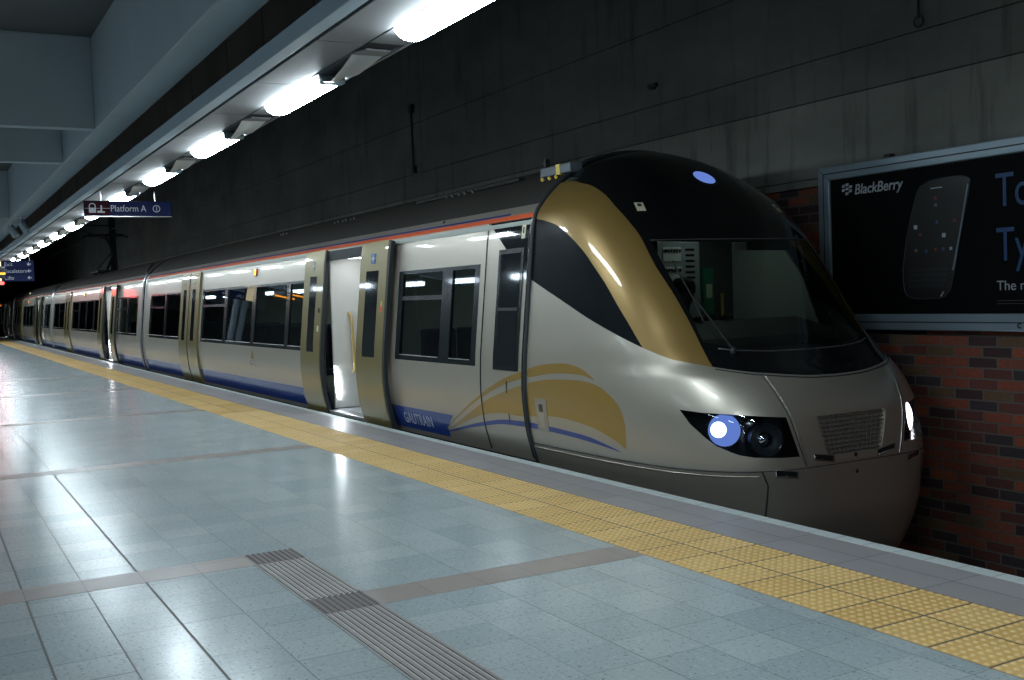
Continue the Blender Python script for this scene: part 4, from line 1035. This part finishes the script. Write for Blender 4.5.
# pictogram: train front with a person beside it
pc = MB(); pc.lathe((-15.994, 2.235, 2.985), (1, 0, 0), [(.047, 0), (.047, .002), (.034, .002), (.034, 0)], 20)
for a, b, c, d in ((2.188, 2.282, 2.895, 2.965), (2.345, 2.365, 2.895, 3.0), (2.30, 2.345, 2.895, 2.925), (2.365, 2.40, 2.895, 2.915)): pc.box(-15.996, -15.992, a, b, c, d)
pc.box(-15.996, -15.993, 2.137, 2.47, 2.955, 2.960); pc.build('pictogram', M['sign_white'], sg)
for y in (2.35, 3.1): MB().tube([(-16.015, y, 3.06), (-16.015, y, 3.21)], .01, 8).build('hanger', M['metal'], sg)

s2 = empty('direction_sign', (-30.0, 2.3, 2.58))
tag(s2, 'dark blue hanging sign listing Exit, Escalators and Lifts with arrows', 'sign')
MB().box(-30.04, -30.0, 1.62, 2.70, 2.325, 2.86).build('sign_board', M['sign_navy'], s2, bevel=.004)
for k, (t, z) in enumerate((('Exit', 2.69), ('Escalators', 2.515), ('Lifts', 2.34))):
    f = MB().box(-30.0, -29.996, 1.96, 2.69, z, z+.155).build('sign_row', M['sign_blue'], s2)
    text('lettering', t, .13, (-29.99, 2.0, z+.035), 'train', M['sign_white'], f)
    a = MB(); zc = z+.075
    a.box(-29.995, -29.99, 2.545, 2.63, zc-.010, zc+.010); a.prism([(2.53, 0), (2.575, .045), (2.59, .03), (2.56, 0), (2.59, -.03), (2.575, -.045)], lambda u, v, w2: (w2, u, zc+v), (-29.995, -29.99)); a.build('arrow', M['sign_white'], f)
MB().box(-30.0, -29.995, 1.63, 1.93, 2.34, 2.85).build('lit_panel', M['cream_light'], s2)
for y in (1.8, 2.6): MB().tube([(-30.02, y, 2.85), (-30.02, y, 3.22 if y > 2.2 else 3.62)], .012, 8).build('hanger', M['metal'], s2)
# LED departure board beyond, glowing orange and red towards the train
db = empty('departure_board', (-27.5, 1.6, 2.7))
tag(db, 'hanging departure board with orange dot-matrix lines, at the left edge', 'display')
MB().box(-27.6, -27.5, .35, 1.86, 2.34, 2.62).build('board_case', M['frame_black'], db, bevel=.01)
MB().box(-27.5, -27.49, 1.30, 1.85, 2.43, 2.47).build('led_line', M['led_orange'], db)
MB().box(-27.5, -27.49, 1.00, 1.40, 2.53, 2.57).build('led_line', M['led_orange'], db)
for y in (.6, 1.6): MB().tube([(-27.55, y, 2.61), (-27.55, y, 4.66)], .015, 8).build('hanger', M['metal'], db)
# loudspeakers on the beam
for x, y, w in ((-26.9, 1.98, 'left'), (-25.2, 2.06, 'right')):
    ls = empty('loudspeaker', (x, y, 3.6)); tag(ls, 'small pale cylindrical loudspeaker under the beam, %s one of the pair' % w, 'loudspeaker', 'loudspeakers under the beam')
    MB().lathe((x-.12, y, 3.50), (.55, .35, -.75), [(0, 0), (.075, .0), (.085, .02), (.085, .28), (.06, .30), (0, .29)], 20).build('speaker_body', M['beam'], ls)
    MB().tube([(x, y, 3.61), (x-.05, y, 3.46)], .015, 8).build('bracket', M['metal'], ls)
# red lit sign just left of the picture, mirrored in the paving
rbx = empty('red_sign', (-48.0, 2.5, 2.9)); tag(rbx, 'hanging sign with red lit face at far left, mirrored red in the paving', 'sign')
MB().box(-48.08, -48.0, 1.86, 3.20, 2.66, 3.14).build('case', M['frame_black'], rbx, bevel=.01)
MB().box(-48.0, -47.992, 1.90, 3.16, 2.70, 3.10).build('red_face', M['red_panel'], rbx)
for y in (2.4, 2.8): MB().tube([(-48.04, y, 3.13), (-48.04, y, 3.22)], .012, 8).build('hanger', M['metal'], rbx)
# second row of lamps over the middle of the platform, left of the picture
hl_ = empty('hall_light', (-7.0, -1.4, 3.4))
MB().box(-7.75, -6.25, -1.44, -1.36, 3.40, 3.46).build('housing', M['panel'], hl_, bevel=.01)
MB().box(-7.72, -6.28, -1.46, -1.34, 3.30, 3.40).build('diffuser', M['hall_lamp'], hl_)
for x in (-7.5, -6.5): MB().tube([(x, -1.4, 3.45), (x, -1.4, 4.66)], .01, 8).build('hanger', M['metal'], hl_)
tag(hl_, 'suspended strip lamp over the middle of the platform, left of the picture', 'lamp', 'suspended lamps over the platform')
for k in range(-3, 14):
    if k: 
        c = copy_tree(hl_); c.location.x = -7.0-3.2*k
# ---- billboard on the wall
BY = 7.88
bb = empty('billboard', (-6.15, 7.9, 1.07)); tag(bb, 'wall billboard with a black poster of a mobile phone in a silver frame', 'billboard')
bx0, bx1, bz0, bz1 = -7.73, -4.70, 1.07, 2.665
fr = MB()
def frame_bar(pts):
    fr.prism(pts, lambda u, v, w2: (u, w2, v), (7.87, 8.0))
fr.prism([(bx0, bz0), (bx1, bz0), (bx1-.15, bz0+.15), (bx0+.15, bz0+.15)], lambda u, v, w2: (u, w2, v), (7.865, 8.0))
fr.prism([(bx0, bz1), (bx1, bz1), (bx1-.15, bz1-.135), (bx0+.15, bz1-.135)], lambda u, v, w2: (u, w2, v), (7.865, 8.0))
fr.prism([(bx0, bz0), (bx0, bz1), (bx0+.15, bz1-.135), (bx0+.15, bz0+.15)], lambda u, v, w2: (u, w2, v), (7.865, 8.0))
fr.prism([(bx1, bz0), (bx1, bz1), (bx1-.15, bz1-.135), (bx1-.15, bz0+.15)], lambda u, v, w2: (u, w2, v), (7.865, 8.0))
fro = fr.build('billboard_frame', M['alu'], bb, bevel=.012)
bd = MB(); r = .075
for a in ((bx0+.075, bz1-.07, bx1-.075, bz1-.07), (bx0+.075, bz0+.075, bx1-.075, bz0+.075), (bx0+.075, bz0+.075, bx0+.075, bz1-.07)): bd.tube([(a[0], 7.865, a[1]), (a[2], 7.865, a[3])], .006, 6)
bd.build('frame_groove', M['rubber'], fro)
po = MB().box(bx0+.14, bx1-.14, BY+.01, 7.99, bz0+.14, bz1-.13).build('poster', M['poster'], bb)
text('brand_lettering', 'BlackBerry', .135, (-7.275, BY, 2.365), 'wall', M['poster_white'], po, .001, sx=.95, bold=.0018, shear=.18)
lg_ = MB()
for (a, b) in ((0, .075), (.045, .085), (.0, .035), (.045, .045), (.09, .062), (.042, .0), (.087, .022)):
    lg_.prism([(-7.43+a, 2.37+b), (-7.40+a, 2.37+b), (-7.393+a, 2.395+b), (-7.423+a, 2.395+b)], lambda u, v, w2: (u, w2, v), (BY, BY+.011))
lg_.build('brand_dots', M['poster_white'], po)
text('headline', 'To', .40, (-5.755, BY, 2.11), 'wall', M['poster_blue'], po, .001, sx=.72)
text('headline', 'Ty', .40, (-5.755, BY, 1.66), 'wall', M['poster_blue'], po, .001, sx=.72)
text('small_print', 'The ne', .115, (-5.755, BY, 1.415), 'wall', M['poster_white'], po, .001)
text('frame_lettering', 'c', .09, (-5.56, 7.862, 1.10), 'wall', M['rubber'], fro, .001, bold=.003)
for z in (1.325, 1.30): MB().box(-5.755, -5.0, BY, BY+.012, z, z+.004).build('rule_line', M['poster_grey'], po)
# phone drawn on the poster: outline, screen icons, keyboard
ph = [(-6.72, 1.62), (-6.66, 1.95), (-6.55, 2.30), (-6.48, 2.37), (-6.36, 2.405), (-6.10, 2.41), (-6.02, 2.385), (-6.0, 2.32), (-6.10, 1.90), (-6.19, 1.50), (-6.24, 1.40), (-6.33, 1.36), (-6.60, 1.36), (-6.70, 1.42)]
ph = smooth(ph+[ph[0]], 4)[:-1]
phs = MB().prism(ph, lambda u, v, w2: (u, w2, v), (BY+.002, BY+.011)).build('phone_picture', basic('poster_phone_black', (.003, .0035, .004), .4), po)
cxx = sum(p[0] for p in ph)/len(ph); czz = sum(p[1] for p in ph)/len(ph)
MB().tube([(a, BY+.001, b) for a, b in ph+[ph[0]]], .0035, 5).build('phone_outline', M['poster_grey'], phs)
MB().tube([(-6.015, BY, 2.33), (-6.10, BY, 1.93), (-6.18, BY, 1.60)], .008, 5).build('phone_edge', M['alu'], phs)
MB().tube([(-6.31, BY, 1.375), (-6.28, BY, 1.415)], .008, 5).build('phone_highlight', M['poster_white'], phs)
ic = MB()
for k, (u, v, m_) in enumerate(((-6.35, 2.24, 'icon_c'), (-6.35, 2.18, 'icon_a'), (-6.34, 2.03, 'icon_b'), (-6.16, 2.03, 'icon_c'), (-6.57, 2.0, 'poster_white'), (-6.27, 1.91, 'poster_white'), (-6.52, 1.93, 'icon_c'), (-6.20, 1.79, 'poster_white'), (-6.36, 1.79, 'icon_c'), (-6.28, 1.79, 'icon_b'), (-6.46, 1.78, 'icon_b'), (-6.57, 1.79, 'icon_a'))):
    w_ = .013 if k not in (4, 5) else .018
    MB().box(u-w_, u+w_, BY, BY+.011, v-w_, v+w_).build('app_icon', M[m_], phs)
for row in range(4):
    for c_ in range(9):
        u = -6.63+.045*c_-.012*row+.0; v = 1.60-.048*row
        MB().box(u, u+.032, BY, BY+.011, v, v+.028).build('phone_key', M['poster_key'], phs)
MB().box(-6.40, -6.28, BY, BY+.011, 2.325, 2.335).build('phone_lettering', M['poster_white'], phs)

# cables and fixings on the wall
q = MB(); q.tube([(-6.535, 7.93, 4.3), (-6.535, 7.93, 3.86)], .012, 6)
q.tube([(-6.535+.03*math.sin(t)*1.6, 7.93, 3.83-.05*math.cos(t)) for t in np.linspace(0, 2*PI, 14)], .009, 6)
tag(q.build('cable', M['wire']), 'thin dark cable with a loop hanging on the concrete above the billboard', 'cable')
q = MB(); q.tube([(-17.6, 7.93, 4.98), (-17.58, 7.93, 3.84)], .02, 6); q.box(-17.66, -17.54, 7.9, 7.97, 4.86, 5.0); q.box(-17.64, -17.52, 7.9, 7.97, 3.78, 3.90)
tag(q.build('cable', M['wire']), 'dark conduit drop between two boxes on the far concrete, above the train roof', 'cable')
q = MB(); q.box(-10.56, -10.40, 7.93, 7.97, 3.98, 4.03); q.box(-10.52, -10.44, 7.93, 7.97, 3.96, 3.99)
tag(q.build('wall_bracket', M['wire']), 'small dark bracket on the bare concrete above the train nose', 'bracket')
q = MB(); q.box(-6.93, -6.86, 7.9, 7.97, 2.66, 2.70)
tag(q.build('wall_bracket', M['wire']), 'small dark clip on top of the billboard frame', 'bracket')
# overhead line mast and wires far down the track
q = MB(); q.box(-50.9, -50.4, 7.7, 7.95, 2.5, 6.3); tag(q.build('mast', M['wire']), 'dark overhead line mast standing on the wall behind the train', 'mast')
q = MB(); q.tube([(-50.6, 7.8, 5.3), (-50.6, 6.3, 5.3)], .03); q.tube([(-50.6, 7.8, 4.6), (-50.6, 6.3, 5.2)], .03); q.tube([(-50.6, 6.9, 4.9), (-50.6, 6.2, 4.5)], .02)
tag(q.build('cantilever', M['wire']), 'thin dark bracket arms holding the overhead wire at the mast', 'bracket')
tag(MB().tube([(XZ, 6.3, 4.42), (-24, 6.3, 4.42)], .012, 6).build('overhead_wire', M['wire']), 'thin dark contact wire strung above the train roofs', 'wire')
tag(MB().lathe((-58.0, 4.99+.0, 2.47), (0, -1, 0), [(0, .03), (.03, .03), (.035, 0)], 12).build('marker_lamp', M['cream_light']), 'tiny white lamp above the roof edge of a distant car', 'lamp')
bpy.data.objects['marker_lamp'] if 'marker_lamp' in bpy.data.objects else None

# ------------------------------------------------------------------ light, camera, view
w = bpy.data.worlds.new('world'); SC.world = w; w.use_nodes = True
w.node_tree.nodes['Background'].inputs[0].default_value = (.55, .75, 1.0, 1); w.node_tree.nodes['Background'].inputs[1].default_value = 0.03

cam = bpy.data.cameras.new('camera'); co = bpy.data.objects.new('camera', cam); COL.objects.link(co); SC.camera = co
cam.sensor_width = 36; cam.sensor_fit = 'HORIZONTAL'; cam.lens = 1060/1024*36; cam.clip_end = 300; cam.clip_start = .05
R_ = Vector((0.48924, 0.87141, -0.03581)); D_ = Vector((-0.87193, 0.48779, -0.04229))
D_.normalize(); U_ = R_.cross(D_).normalized(); R_ = D_.cross(U_)
mt = Matrix((R_, U_, -D_)).transposed().to_4x4(); mt.translation = (0, 0, 1.52); co.matrix_world = mt
vs_ = SC.view_settings; vs_.view_transform = 'Standard'; vs_.look = 'None'; vs_.gamma = 1; vs_.use_curve_mapping = False; vs_.exposure = 0.0
SC.render.film_transparent = False
SC.cycles.max_bounces = 8; SC.cycles.diffuse_bounces = 3; SC.cycles.glossy_bounces = 4; SC.cycles.transparent_max_bounces = 8
SC.cycles.sample_clamp_indirect = 4.0; SC.cycles.use_denoising = True; SC.cycles.denoising_prefilter = 'NONE'; SC.cycles.caustics_reflective = False; SC.cycles.caustics_refractive = False
bpy.context.view_layer.update()
